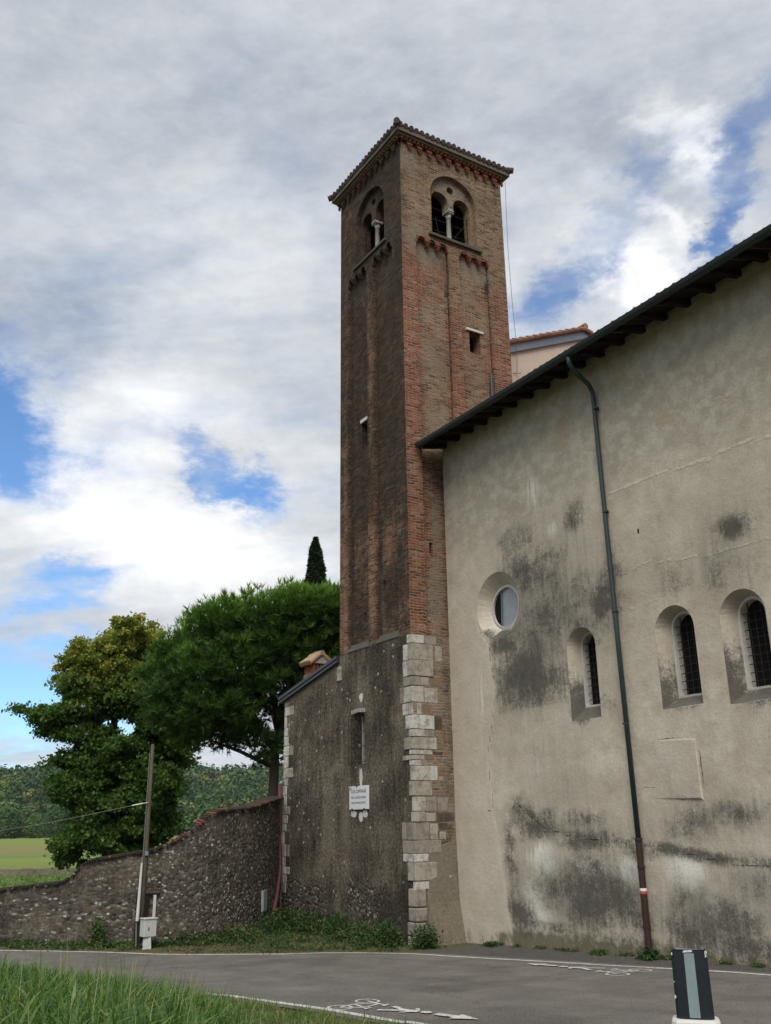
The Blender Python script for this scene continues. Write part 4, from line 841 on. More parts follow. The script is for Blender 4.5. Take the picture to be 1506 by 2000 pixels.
ex_ = np.interp(z, [0, 3.05, 4.26, 5.2, 5.79, 6.3, 6.94, 7.4, 9], [-17.7, -18.25, -18.37, -18.09, -17.92, -18.04, -18.1, -18.5, -19])
clean = sst(x, ex_ + .06, ex_ - .06) * sst(z, 8.5, 7.6)
st_ = blobs(x, z, STAIN); drip = np.exp(-((pdist(x, z, [(-17.52,3.29),(-17.0,3.0),(-16.51,2.7),(-15.71,2.53),(-14.66,2.41),(-13.57,2.3),(-12.58,2.2),(-11.68,2.07),(-10.79,2.02)])/.12)**2))
st_ = np.maximum(st_, .8*drip) * (1 - .9*clean)
st_ = st_ * np.where((z < 5.28) & (z > 4.98) & (x < -15.5) & (x > -18), .35, 1) * np.where((z < 5.0) & (z > 3.2) & (x < -15.4), .55, 1)
set_attr(cwo, 'stain', st_)
set_attr(cwo, 'clean', clean)
WASH = [(-16.2, 7.2, 2.0, 2.0, .8), (-16.9, 5.9, 1.3, .8, .8), (-15, 8.8, 1.2, 1.0, .45), (-14.6, 7.2, 1.0, 1.2, .6), (-15.4, 1.4, 2.4, .75, .75), (-17.4, 1.2, .5, .8, .6), (-12.2, 1.1, 1.6, .7, .8), (-11.1, 1.5, .9, .7, .7), (-11.0, 7.4, .9, 1.1, .5), (-12.3, 7.3, .6, .6, .35), (-16.0, 3.3, 1.6, .9, .35), (-11.3, 2.8, 1.2, .5, .5), (-13.2, 2.6, 1.2, .4, .35), (-16.3, 4.3, 1.2, .6, .35), (-15.6, 2.6, 1.6, .35, .6), (-6, 1.3, 2, 1, .7)]
set_attr(cwo, 'wash', blobs(x, z, WASH) * (1 - .92*clean))
RDG = [[(-13.62,9.51),(-12.58,9.52),(-11.76,9.47),(-10.88,9.39),(-10.38,9.47),(-9.54,9.37),(-6,9.4)], [(-13.55,7.66),(-12.82,7.76),(-11.77,7.6),(-11.05,7.52),(-9.86,7.5)], [(-13.61,10.9),(-11.85,10.7),(-10.33,10.52),(-9.32,10.62)], [(-18.14,10.44),(-16.45,10.87),(-14.96,10.76),(-13.79,10.72)], [(-13.4, 6.9), (-12.6, 6.95)]]
set_attr(cwo, 'ridge', np.max([np.exp(-(pdist(x, z, r_)/.055)**2) * k_ for r_, k_ in zip(RDG, (1, .8, .6, .6, .6))], axis=0))
CR = [EDGE, [(-19.69,7.68),(-18.53,7.64)], [(-14.31,3.42),(-13.69,3.39),(-12.86,3.36)], [(-13.23,4.27),(-12.04,4.2)], [(-12.62,3.11),(-12.04,3.1),(-12.0,3.66),(-12.04,4.21)], [(-13.71,5.08),(-13.26,5.05)], [(-16.2, 11.6), (-15.9, 11.2), (-16.1, 10.9)], [(-15.9, 5.0), (-17.9, 5.05)], [(-17.4, 3.2), (-17.0, 2.94), (-16.5, 2.66), (-15.7, 2.47), (-14.66, 2.37)], [(-18.9, 10.2), (-18.75, 9.7), (-18.85, 9.2)], [(-12.0, 12.0), (-12.1, 11.5), (-11.9, 11.2), (-12.0, 10.9)], [(-14.9, 4.8), (-14.8, 4.3), (-14.95, 3.9)], [(-10.7, 4.6), (-10.75, 3.8), (-10.6, 3.2)], [(-12.6, 2.17), (-11.7, 2.03), (-10.8, 1.98)]]
set_attr(cwo, 'crack', np.max([np.exp(-(pdist(x, z, r_)/.05)**2) * k_ for r_, k_ in zip(CR, (.80, .6, .75, .75, .8, .6, .45, .3, .85, .5, .5, .5, .45, .8))], axis=0))
set_attr(cwo, 'bleach', blobs(x, z, [(-16.58,1.99,.6,.45,.75),(-15.17,1.82,.8,.4,.6),(-17.01,1.14,.4,.6,.8),(-14.03,1.85,.5,.3,.75),(-16.7,.85,.5,.2,.7),(-12.62,1.89,.6,.5,.7),(-12.12,1.4,.5,.4,.55),(-11.3,1.3,.5,.3,.45),(-18.5,5.6,.3,1.5,.4),(-12.6,3.7,.4,.5,.35),(-16.1, 10.3, .4, .6, .5),(-15.5,9.2,.3,.3,.55)]))
set_attr(cwo, 'moss', .95*sst(z, .85, .35)*sst(x, -18.6, -17.6) + .5*sst(z, .6, .25)*(x < -18) + blobs(x, z, [(-17.6, 6.9, .35, .5, .35)]))
# window reveals, glass, grilles
def reveal(A, B, ya, yb, par_, name='window'):
    m = MB(); m.loft([(a, ya, b_) for a, b_ in A], [(a, yb, b_) for a, b_ in B]); o = m.build(name, M['plaster'], par_)
    cc = coords(o)
    for nm, v_ in (('stain', np.where(cc[:, 2] < min(p[1] for p in A) + .02, 1.6, np.where(cc[:, 2] < min(p[1] for p in B) + .02, .95, .04))), ('clean', .35), ('ridge', 0), ('crack', 0), ('wash', .05), ('bleach', .15), ('moss', 0)): set_attr(o, nm, v_ * np.ones(len(cc)))
    return o
for (cx0, hw0, z0, zt0, cx1, hw1, z1, zt1) in WIN:
    A = arch(cx0, hw0 - .003, z0 + .003, zt0 - .003); B = arch(cx1, hw1 + .05, z1 - .04, zt1 + .05)
    wn_ = reveal(A, B, YW + .002, YW + .30, church)
    m = MB(); A2 = arch(cx1, hw1 + .05, z1 - .04, zt1 + .05); B2 = arch(cx1, hw1, z1, zt1)
    m.loft([(a, YW + .302, b_) for a, b_ in A2], [(a, YW + .295, b_) for a, b_ in B2]); m.loft([(a, YW + .295, b_) for a, b_ in B2], [(a, YW + .50, b_) for a, b_ in B2]); m.build('window_frame', M['lime'], wn_)
    m = MB(); m.box(cx1 - hw1 - .1, cx1 + hw1 + .1, YW + .50, YW + .56, z1 - .1, zt1 + .1); m.build('glass', M['dark'], wn_)
    m = MB(); nb = 4
    for i in range(1, nb): q = cx1 - hw1 + 2*hw1*i/nb; m.tube([(q, YW + .37, z1), (q, YW + .37, zt1 - .04)], .009, 5)
    zz = z1 + .12
    while zz < zt1 - .08: m.tube([(cx1 - hw1 + .01, YW + .375, zz), (cx1 + hw1 - .01, YW + .375, zz)], .009, 5); zz += .155
    m.build('window_grille', M['iron'], wn_)
rw = reveal(circ(*RC, .838, 32), circ(RC[0], RC[1] - .02, .57, 32), YW + .002, YW + .28, church, 'round_window')
m = MB(); c0, c1 = circ(RC[0], RC[1] - .02, .57, 32), circ(RC[0], RC[1] - .02, .50, 32)
m.loft([(a, YW + .28, b_) for a, b_ in c0], [(a, YW + .26, b_) for a, b_ in c1]); m.loft([(a, YW + .26, b_) for a, b_ in c1], [(a, YW + .40, b_) for a, b_ in c1]); m.build('window_frame', M['lime'], rw)
gm, T, b = new_mat('sky_tinted_glass', .15, .6); n = T.noise(T.pos(), 6, 5); T.set(b.inputs['Base Color'], T.mix(n, (.17, .20, .245), (.27, .30, .34)))  # pale blue base colour stands in for reflected sky
M['glass'] = gm
m = MB(); cc = circ(RC[0], RC[1] - .02, .50, 40)
lft = [p for p in cc if p[0] - RC[0] < -.12 + (RC[1] - p[1]) * -.0 - .28*(p[1] - RC[1])]; rgt = [p for p in cc if p not in lft]
order = sorted(range(40), key=lambda i: i)
m.plate(cc, [], 'y', YW + .34, YW + .355); m.build('pane', M['glass'], rw)
# the opened casement leaf shows as a dark wedge on the left
wd = [(RC[0] - .50*math.cos(t), RC[1] - .02 + .50*math.sin(t)) for t in [R(-62 + i*8) for i in range(17)]]
m = MB(); m.plate([p for p in wd if True], [], 'y', YW + .318, YW + .326); m.build('pane', M['dark'], rw)
m = MB(); m.tube([(wd[0][0], YW + .31, wd[0][1]), (wd[-1][0], YW + .31, wd[-1][1])], .012, 6); m.build('glazing_bar', M['zinc'], rw)
# raised repair patch and putlog hole
m = MB(); m.add([(-13.15, YW - .001, 3.16), (-12.03, YW - .001, 3.10), (-12.05, YW - .001, 4.2), (-13.15, YW - .001, 4.24), (-12.5, YW - .03, 3.2), (-12.06, YW - .04, 3.14), (-12.08, YW - .012, 4.17), (-12.5, YW - .010, 4.2)], [(4, 5, 6, 7), (0, 1, 5, 4), (1, 2, 6, 5), (2, 3, 7, 6), (3, 0, 4, 7)])
po = m.build('plaster_patch', M['plaster'], church); cc = coords(po)
for nm, v_ in (('stain', .12), ('wash', .12), ('clean', .4), ('ridge', 0), ('crack', 0), ('bleach', .25), ('moss', 0)): set_attr(po, nm, np.full(len(cc), v_))
m = MB(); m.box(-12.93, -12.89, YW - .004, YW + .05, 8.42, 8.52); m.build('wall_hole', M['dark'], church); m = MB(); m.box(-10.15, -10.11, YW - .004, YW + .05, 4.05, 4.2); m.build('wall_hole', M['dark'], church)
# eaves: rafters, boards, gutter
SL = math.tan(R(17)); ye0, ye1 = 13.36, 14.7; zr = lambda y: 12.66 + (y - 13.36) * SL
x_ = XR + .12
while x_ < -2.6:
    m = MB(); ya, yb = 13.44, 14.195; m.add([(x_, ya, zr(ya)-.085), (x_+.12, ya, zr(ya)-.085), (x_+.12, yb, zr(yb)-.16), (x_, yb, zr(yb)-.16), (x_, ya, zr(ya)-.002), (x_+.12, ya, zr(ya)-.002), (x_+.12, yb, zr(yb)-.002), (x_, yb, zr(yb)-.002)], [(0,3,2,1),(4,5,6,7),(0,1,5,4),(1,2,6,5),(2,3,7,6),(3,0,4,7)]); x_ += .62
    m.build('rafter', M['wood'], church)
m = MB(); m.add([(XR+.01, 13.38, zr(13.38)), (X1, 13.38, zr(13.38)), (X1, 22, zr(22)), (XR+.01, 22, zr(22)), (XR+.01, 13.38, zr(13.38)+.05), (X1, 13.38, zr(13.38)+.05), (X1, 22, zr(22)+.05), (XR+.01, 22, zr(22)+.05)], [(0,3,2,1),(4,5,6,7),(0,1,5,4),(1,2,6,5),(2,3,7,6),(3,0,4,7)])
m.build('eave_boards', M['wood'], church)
m = MB(); x_ = XR + .2
while x_ < X1 - .1:
    m.tube([(x_, 13.34, zr(13.34) + .09 + random.uniform(-.008, .012)), (x_, 22, zr(22) + .09)], .085, 8); x_ += .21
m.tube([(XR, 22, zr(22) + .15), (X1, 22, zr(22) + .15)], .12, 8)
m.build('roof_tiles', M['tile_red'], church)
m = MB(); n = 10; prof = [(13.30 + .095*math.cos(t), 12.70 + .10*math.sin(t)) for t in [math.pi + math.pi*i/n for i in range(n+1)]]; prof2 = [(13.30 + .085*math.cos(t), 12.705 + .09*math.sin(t)) for t in [2*math.pi - math.pi*i/n for i in range(n+1)]]
m.plate(prof + prof2, [], 'x', XR + .12, X1); m.tube([(XR + .12, 13.205, 12.705), (X1, 13.205, 12.705)], .014, 6)
m.tube([(XR + .10, 13.30, 12.70), (XR + .16, 13.30, 12.70)], .098, 12); gut = m.build('gutter', M['gutter'], church)
m = MB(); m.tube([(-13.60, 13.30, 12.64), (-13.60, 13.32, 12.46), (-13.62, 13.44, 12.32), (-13.72, 13.98, 12.14), (-13.74, 14.10, 12.0), (-13.745, 14.115, 11.8), (-13.70, 14.115, 7), (-13.64, 14.115, 2.42)], .052, 14); dpo = m.build('downpipe', M['pipe_green'], church, smooth=True)
for zz in (11.55, 9.1, 6.9, 4.6): m = MB(); m.tube([(-13.69, 14.115, zz), (-13.69, 14.115, zz + .035)], .066, 12); m.box(-13.71, -13.68, 14.12, 14.2, zz, zz + .03); m.build('pipe_bracket', M['pipe_green'], dpo)
m = MB(); m.tube([(-13.64, 14.11, 2.42), (-13.63, 14.11, .3)], .062, 14)
for zz in (2.40, 1.9, .85): m.tube([(-13.635, 14.11, zz), (-13.635, 14.11, zz + .05)], .074, 14)
m.build('iron_pipe', M['pipe_rust'], church, smooth=False)
m = MB(); m.tube([(-13.635, 14.11, 1.50), (-13.635, 14.11, 1.55)], .066, 14, cap=False); M['wt'] = plain('white_trail_paint', (.62, .62, .6), .6, .3, var=.1); M['rt'] = plain('red_trail_paint', (.42, .05, .04), .6, .3, var=.1)
m.build('white_painted_band', M['wt'], dpo); m = MB(); m.tube([(-13.635, 14.11, 1.45), (-13.635, 14.11, 1.50)], .066, 14, cap=False); m.build('red_painted_band', M['rt'], dpo)
# high nave gable seen between tower and eave
gx = -20.5; gy0, gy1, gz0, gz1 = 17.42, 20.82, 17.25, 18.72
m = MB(); m.plate([(gy0 + .12, 8), (24.1, 8), (24.1, gz0 + .05), (gy1, gz1), (gy0 + .12, gz0 + .05)], [], 'x', gx, gx - .4); m.box(-30, gx - .4, gy0 + .12, gy0 + .5, 8, gz0); m.box(-30, gx - .4, 23.7, 24.1, 8, gz0); gw = m.build('gable_wall', M['gable'], church)
m = MB(); 
def rk(y): return gz1 + .0 - abs(y - gy1) * (gz1 - gz0) / (gy1 - gy0)
def rake(m, o0, o1, x0, x1, ya, yb):
    m.add([(x0, ya, rk(ya)+o0), (x0, yb, rk(yb)+o0), (x1, yb, rk(yb)+o0), (x1, ya, rk(ya)+o0), (x0, ya, rk(ya)+o1), (x0, yb, rk(yb)+o1), (x1, yb, rk(yb)+o1), (x1, ya, rk(ya)+o1)], [(0,3,2,1),(4,5,6,7),(0,1,5,4),(1,2,6,5),(2,3,7,6),(3,0,4,7)])
for ya, yb in ((gy0 - .05, gy1), (gy1, 24.25)): rake(m, -.22, .06, gx + .03, gx + .09, ya, yb)
m.build('grey_verge_board', M['zinc'], gw)
m = MB()
for ya, yb in ((gy0 - .12, gy1), (gy1, 24.3)): rake(m, .062, .16, gx + .16, -30, ya, yb)
nn = 12
for i in range(nn):
    for (ya, yb) in ((gy0 - .15, gy1), (24.3, gy1)):
        a = ya + (yb - ya)*i/nn; b2 = ya + (yb-ya)*(i+1.15)/nn; m.tube([(gx + .14, a, rk(a) + .17), (gx + .14, b2, rk(b2) + .145)], [.085, .07], 8)
m.tube([(gx + .2, gy1, gz1 + .22), (-30, gy1, gz1 + .22)], .11, 8)
m.build('roof_tiles', M['tile_red'], gw)
m = MB(); m.tube([(gx + .1, gy0 - .15, gz0 + .03), (-30, gy0 - .15, gz0 + .03)], .08, 10); m.build('gutter', M['gutter'], gw)

# ------------------------------------------------------------------ garden wall
gw_pts = catmull([(-27.14, 13.01), (-25.79, 11.93), (-24.86, 10.74), (-24.5, 9.6), (-24.78, 8.36), (-25.38, 7.26), (-26.25, 6.24), (-27.33, 5.22), (-28.75, 3.96), (-31.5, .8), (-35.5, -5), (-38, -10)], 12)
TOPY = [-8, 2, 4.26, 5.1, 5.71, 6.33, 6.53, 6.72, 6.89, 7.12, 7.67, 8.23, 8.59, 8.83, 9.21, 9.45, 9.9, 10.59, 11.26, 12.06, 12.96]
TOPZ = [1.0, 1.15, 1.22, 1.3, 1.39, 1.48, 1.62, 1.89, 2.01, 2.05, 2.14, 2.23, 2.38, 2.5, 2.74, 2.97, 3.19, 3.23, 3.31, 3.47, 3.61]
gwall = empty('garden_wall', (-27, 8, 0), 'long cobbled rubble wall with wavy sloping top along the road', 'wall')
Cw = resample(gw_pts, 190); back = offset(Cw, -.42)
mb = MB(); NZ = 16; vs = []
for i, p in enumerate(Cw):
    zt = float(np.interp(p[1], TOPY, TOPZ)) + random.uniform(-.012, .012)
    for k in range(NZ + 1):
        t = k / NZ; q = p + (offset(Cw, 1)[i] - p) * (.06 * t) if False else p; vs.append((q[0] - .06*t + random.uniform(-.010, .010), q[1] + random.uniform(-.008, .008), -.35 + t*(zt + .35)))
nb = len(vs)
for i, p in enumerate(back):
    zt = float(np.interp(Cw[i][1], TOPY, TOPZ)); vs += [(p[0], p[1], zt), (p[0], p[1], -.35)]
fs = [(i*(NZ+1)+k, (i+1)*(NZ+1)+k, (i+1)*(NZ+1)+k+1, i*(NZ+1)+k+1) for i in range(len(Cw)-1) for k in range(NZ)]
fs += [(i*(NZ+1)+NZ, (i+1)*(NZ+1)+NZ, nb+2*(i+1), nb+2*i) for i in range(len(Cw)-1)] + [(nb+2*i, nb+2*i+2, nb+2*i+3, nb+2*i+1) for i in range(len(Cw)-1)]
mb.add(vs, fs); gwo = mb.build('rubble_wall', M['cobble'], gwall)
c = coords(gwo); x, y, z = c.T; tz = np.interp(y, TOPY, TOPZ)
set_attr(gwo, 'cobble', .10 + .25*blobs(y, z, [(11.2, .9, 1.3, .8, 1), (12.3, 2.6, .6, 1.2, 1), (8.5, .9, .8, .6, .5)])); set_attr(gwo, 'light', .12*np.ones(len(c)))
set_attr(gwo, 'dark', .15 + .5*blobs(y, z, [(10.0, 1.7, 1.2, .9, .8), (7.0, 1.2, 1.2, .5, .3)]) * 1.0 + .35*sst(y, 7.5, 5.0) - .35*blobs(y, z, [(11.3, .7, 1.2, .4, 1)]))
set_attr(gwo, 'moss', .35*sst(z, .5, .1) + .4*sst(z, tz - .15, tz))
# coping of half-bricks and tiles
mb = MB(); cs = resample(gw_pts, 420)
for i, p in enumerate(cs[:-1]):
    zt = float(np.interp(p[1], TOPY, TOPZ)); zt2 = float(np.interp(cs[i+1][1], TOPY, TOPZ)); steep = zt2 < zt - .02 and zt < 3.3 and zt > 1.5
    q = offset(cs[max(i-1, 0):i+2], 1)[min(i, 1)] - p; rr = random.uniform(.022, .042)
    if random.random() < .12: continue
    c_ = p; a = (c_[0] + q[0]*.04, c_[1] + q[1]*.04, zt + random.uniform(-.015, .012)); b2 = (c_[0] - q[0]*.45, c_[1] - q[1]*.45, zt + .02)
    mb.tube([a, b2], [rr, rr], 6, mi=1 if (8.6 < p[1] < 9.8 and random.random() < .6) else (0 if random.random() < .93 else 1))
M['cope'] = plain('mossy_coping', (.040, .034, .027), .95, .1, var=.5, scale=9, bmp=.4)
mb.build('tile_coping', [M['cope'], M['terra']], gwall)
def wall_pt(y): 
    i = int(np.argmin(np.abs(Cw[:, 1] - y))); t = Cw[min(i+1, len(Cw)-1)] - Cw[max(i-1, 0)]; t = t/np.hypot(*t); return Cw[i], t, np.array([-t[1], t[0]])
def on_wall(name, y, half, z0, z1, proud, depth, mat, par_):
    p, t, n = wall_pt(y); a, b_ = p - t*half, p + t*half; s = -n if n[0] < 0 else n
    s = n if n[0] > 0 else -n; A, B = a + s*proud, b_ + s*proud; C_, D_ = b_ - s*depth, a - s*depth
    m = MB(); m.prism([tuple(A), tuple(B), tuple(C_), tuple(D_)], z0, z1); return m.build(name, mat, par_)
on_wall('meter_hatch', 11.71, .12, .56, 1.06, .045, .05, M['hatch'], gwall); on_wall('hatch_frame', 11.71, .145, .53, 1.09, .022, .05, M['stone'], gwall)
on_wall('niche', 8.14, .16, .1, 1.2, .014, .05, M['wood'], gwall); on_wall('niche_jamb', 8.31, .035, .3, 1.16, .05, .05, M['whitepaint'], gwall); on_wall('niche_lintel', 8.16, .26, 1.2, 1.25, .045, .05, M['sill'], gwall)

# ------------------------------------------------------------------ utility pole, cabinet, wires
pole = empty('utility_pole', (-24.28, 7.88, 0), 'weathered wooden utility pole standing on the verge before the cobbled wall', 'utility pole')
m = MB(); m.tube([(-24.28, 7.88, -.3), (-24.28, 7.88, 2.0), (-24.28, 7.87, 4.83)], [.064, .057, .038], 14); m.build('shaft', M['polewood'], pole, smooth=True)
m = MB(); m.tube([(-24.23, 7.755, .62), (-24.25, 7.78, 1.95)], [.042, .024], 10); m.build('cable_guard', M['whitepaint'], pole)
m = MB(); m.tube([(-24.27, 7.78, .0), (-24.26, 7.745, .62)], .02, 8); m.tube([(-24.25, 7.80, 1.9), (-24.26, 7.80, 4.6)], .010, 6); m.build('cable', M['wire'], pole)
m = MB(); m.box(-24.22, -24.16, 7.83, 7.90, 2.12, 2.22); m.build('number_plate', M['hatch'], pole)
m = MB(); m.tube([(-24.24, 7.84, 3.38), (-24.2, 7.70, 3.36)], .012, 6); m.tube([(-24.2, 7.70, 3.36), (-24.3, 7.45, 3.31)], .016, 8); m.build('insulator', M['whitepaint'], pole)
ow = MB(); pts = []
for i in range(25):
    t = i/24; pts.append((-24.3 - t*.9*3, 7.45 - t*3.0*3, 3.31 - .6*math.sin(math.pi*min(t, 1)*.9)*1.0 - t*.25))
ow.tube(pts, .006, 5); o = ow.build('overhead_wire', M['wire']); tag(o, 'thin overhead cable sagging away left from the wooden pole', 'cable')
cab = empty('utility_cabinet', (-24.0, 8.0, 0), 'small pale grey utility cabinet on a pedestal at the foot of the pole', 'cabinet')
m = MB(); m.add([(-24.12, 7.86, -.1), (-23.86, 7.80, -.1), (-23.82, 8.02, -.1), (-24.08, 8.08, -.1), (-24.07, 7.88, .28), (-23.90, 7.84, .28), (-23.86, 8.00, .28), (-24.03, 8.05, .28)], [(0,3,2,1),(4,5,6,7),(0,1,5,4),(1,2,6,5),(2,3,7,6),(3,0,4,7)])
m.build('pedestal', M['boxgrey'], cab)
def rbox(m, c_, hx_, hy_, ang, z0, z1): 
    ca, sa = math.cos(ang), math.sin(ang); m.prism([(c_[0] + ca*a - sa*b_, c_[1] + sa*a + ca*b_) for a, b_ in ((-hx_, -hy_), (hx_, -hy_), (hx_, hy_), (-hx_, hy_))], z0, z1)
m = MB(); rbox(m, (-23.98, 7.96), .13, .16, .1, .28, .67); m.build('case', M['boxgrey'], cab, bevel=.012)
m = MB(); rbox(m, (-23.98, 7.96), .15, .18, .1, .671, .70); m.build('lid', M['boxgrey'], cab, bevel=.01)
m = MB(); rbox(m, (-23.845, 7.93), .006, .012, .1, .42, .50); m.build('lock', M['darkzinc'], cab)

# ------------------------------------------------------------------ delineator post in the foreground
post = empty('delineator_post', (-2.41, 2.68, 1.1), 'white roadside marker post with chipped black top and grey reflector strip', 'marker post')
a0 = math.atan2(-2.68, 2.41)                 # faces the camera side
def pw(u, v, z_):                            # u = across, v = towards viewer
    t = (math.cos(a0), math.sin(a0)); s = (-t[1], t[0]); return (-2.41 + s[0]*u + t[0]*v, 2.68 + s[1]*u + t[1]*v, z_)
def outline(w_, d_, n=5):
    pts = []
    for (sx, sy) in ((-1, -1), (1, -1), (1, 1), (-1, 1)):
        pts.append((sx*w_, sy*d_))
    return pts
m = MB()
body = [(.084, .055, .85), (.080, .053, 1.4), (.078, .052, 2.07), (.076, .050, 2.082), (.070, .045, 2.09)]
rings = []
for (w_, d_, z_) in body: rings.append([pw(a, b_, z_) for a, b_ in ((-w_, -d_*.6), (-w_*.8, -d_), (w_*.8, -d_), (w_, -d_*.6), (w_, d_*.5), (w_*.82, d_), (-w_*.82, d_), (-w_, d_*.5))])
for A_, B_ in zip(rings, rings[1:]): m.loft(A_, B_)
m.add(rings[-1], [tuple(range(8))]); m.add(rings[0], [tuple(range(8))[::-1]])
m.build('body', M['whitepaint'], post)
m = MB(); N_ = 16; A_ = []; B_ = []
blk = [(-.0600, -.030), (-.048, -.04), (.048, -.04), (.0600, -.030), (.0600, .018), (.050, .030), (.020, .034), (-.020, .034), (-.050, .030), (-.0600, .018)]
A_ = [pw(a, b_, 2.085) for a, b_ in blk]; B_ = [pw(a*.96, b_*.96, 2.295 + random.uniform(-.003, .003)) for a, b_ in blk]; C_ = [pw(a*.90, b_*.86, 2.292) for a, b_ in blk]; D_ = [pw(a*.90, b_*.86, 2.24) for a, b_ in blk]
m.loft(A_, B_); m.loft(B_, C_); m.loft(C_, D_); m.add(D_, [tuple(range(10))])
M['blk'] = plain('black_plastic', (.010, .014, .020), .35, .5, var=.3, scale=20); M['refl'] = plain('grey_reflector', (.17, .22, .24), .35, .5, var=.2, scale=30)
m.build('black_cap', M['blk'], post)
m = MB(); m.add([pw(-.018, .0352, 2.095), pw(.016, .0352, 2.095), pw(.0155, .034, 2.288), pw(-.0165, .034, 2.288), pw(-.018, .030, 2.095), pw(.016, .030, 2.095), pw(.0155, .029, 2.288), pw(-.0165, .029, 2.288)], [(0,1,2,3),(0,4,5,1),(1,5,6,2),(2,6,7,3),(3,7,4,0)]); m.build('reflector', M['refl'], post)
for (u, z_, s1, s2) in ((-.010, 2.294, .010, .004), (.004, 2.295, .008, .004), (.054, 2.291, .004, .006), (.053, 2.283, .0025, .008), (-.0565, 2.20, .002, .0015), (-.0575, 2.155, .003, .006), (-.0555, 2.285, .002, .005)):
    v = .0345 if abs(u) < .03 else .0315 if abs(u) < .052 else .026
    m = MB(); m.add([pw(u-s1, v+.001, z_-s2), pw(u+s1, v+.001, z_-s2*.6), pw(u+s1*.6, v+.001, z_+s2), pw(u-s1*.7, v+.001, z_+s2*.7), pw(u, v-.004, z_)], [(0,1,2,3),(0,4,1),(1,4,2),(2,4,3),(3,4,0)])
    m.build('chipped_spot', M['whitepaint'], post)

# ------------------------------------------------------------------ vegetation
def np_mesh(name, V, nper, mat, tint, par=None):
    """V: (N*nper, 3) vertices; faces of nper consecutive vertices"""
    n = len(V) // nper; me = bpy.data.meshes.new(name); me.vertices.add(len(V)); me.vertices.foreach_set('co', V.astype(np.float32).ravel())
    me.loops.add(n*nper); me.loops.foreach_set('vertex_index', np.arange(n*nper, dtype=np.int32)); me.polygons.add(n)
    me.polygons.foreach_set('loop_start', np.arange(n, dtype=np.int32)*nper); me.polygons.foreach_set('loop_total', np.full(n, nper, dtype=np.int32))
    me.materials.append(mat); me.update(calc_edges=True)
    a = me.attributes.new('tint', 'FLOAT', 'POINT'); a.data.foreach_set('value', np.repeat(np.clip(tint, 0, 1), nper).astype(np.float32))
    o = bpy.data.objects.new(name, me); COL.objects.link(o)
    if par is not None: o.parent = par; o.matrix_parent_inverse = Matrix.Translation(-wl(par))
    return o
def unit(v): return v / np.maximum(np.linalg.norm(v, axis=1), 1e-6)[:, None]
def leaves(P, size, up=.4, aspect=.6, nbias=None):
    n = len(P); N = unit(RNG.normal(size=(n, 3)) + np.array([0, 0, up]) + (0 if nbias is None else nbias)); A = unit(np.cross(N, RNG.normal(size=(n, 3)))); B = np.cross(N, A)
    s = size * RNG.uniform(.6, 1.35, n)[:, None]; A = A*s; B = B*s*aspect
    return np.stack([P - A, P - B*1.0 + A*.1, P + A, P + B + A*.1], 1).reshape(-1, 3)
def cloud(clumps, nsub, nleaf, spread, shell=.55):
    """clumps: (centre, radii, weight). returns leaf points, outward dirs, sub-clump random"""
    P, D, S = [], [], []
    wts = np.array([c_[1][0]*c_[1][1]*c_[1][2] * (c_[2] if len(c_) > 2 else 1) for c_ in clumps]) ** .75; wts /= wts.sum()
    for (c_, w_) in zip(clumps, wts):
        ns = max(3, int(nsub*w_)); d = unit(RNG.normal(size=(ns, 3))); r = (shell + (1-shell)*RNG.uniform(0, 1, ns)**.6)
        sc_ = np.array(c_[0]) + d * r[:, None] * np.array(c_[1]); k = max(4, int(nleaf/nsub))
        off = RNG.normal(size=(ns, k, 3)) * spread * np.array([1, 1, .55]) * RNG.uniform(.6, 1.4, ns)[:, None, None]
        P.append((sc_[:, None, :] + off).reshape(-1, 3)); D.append(np.repeat(d, k, 0)); S.append(np.repeat(RNG.uniform(0, 1, ns), k))
    return np.concatenate(P), np.concatenate(D), np.concatenate(S)
LAT = np.array([.30, .954, 0]);  LAT /= np.linalg.norm(LAT)
def frame(base_xy):
    d = np.array([base_xy[0], base_xy[1], 0.]); d /= np.linalg.norm(d); return np.array([-d[1]*-1, d[0]*-1, 0.]), d

def branches(pts_list, name, par, mat):
    m = MB()
    for pts, rs in pts_list: m.tube(pts, rs, 8)
    return m.build(name, mat, par, smooth=True)

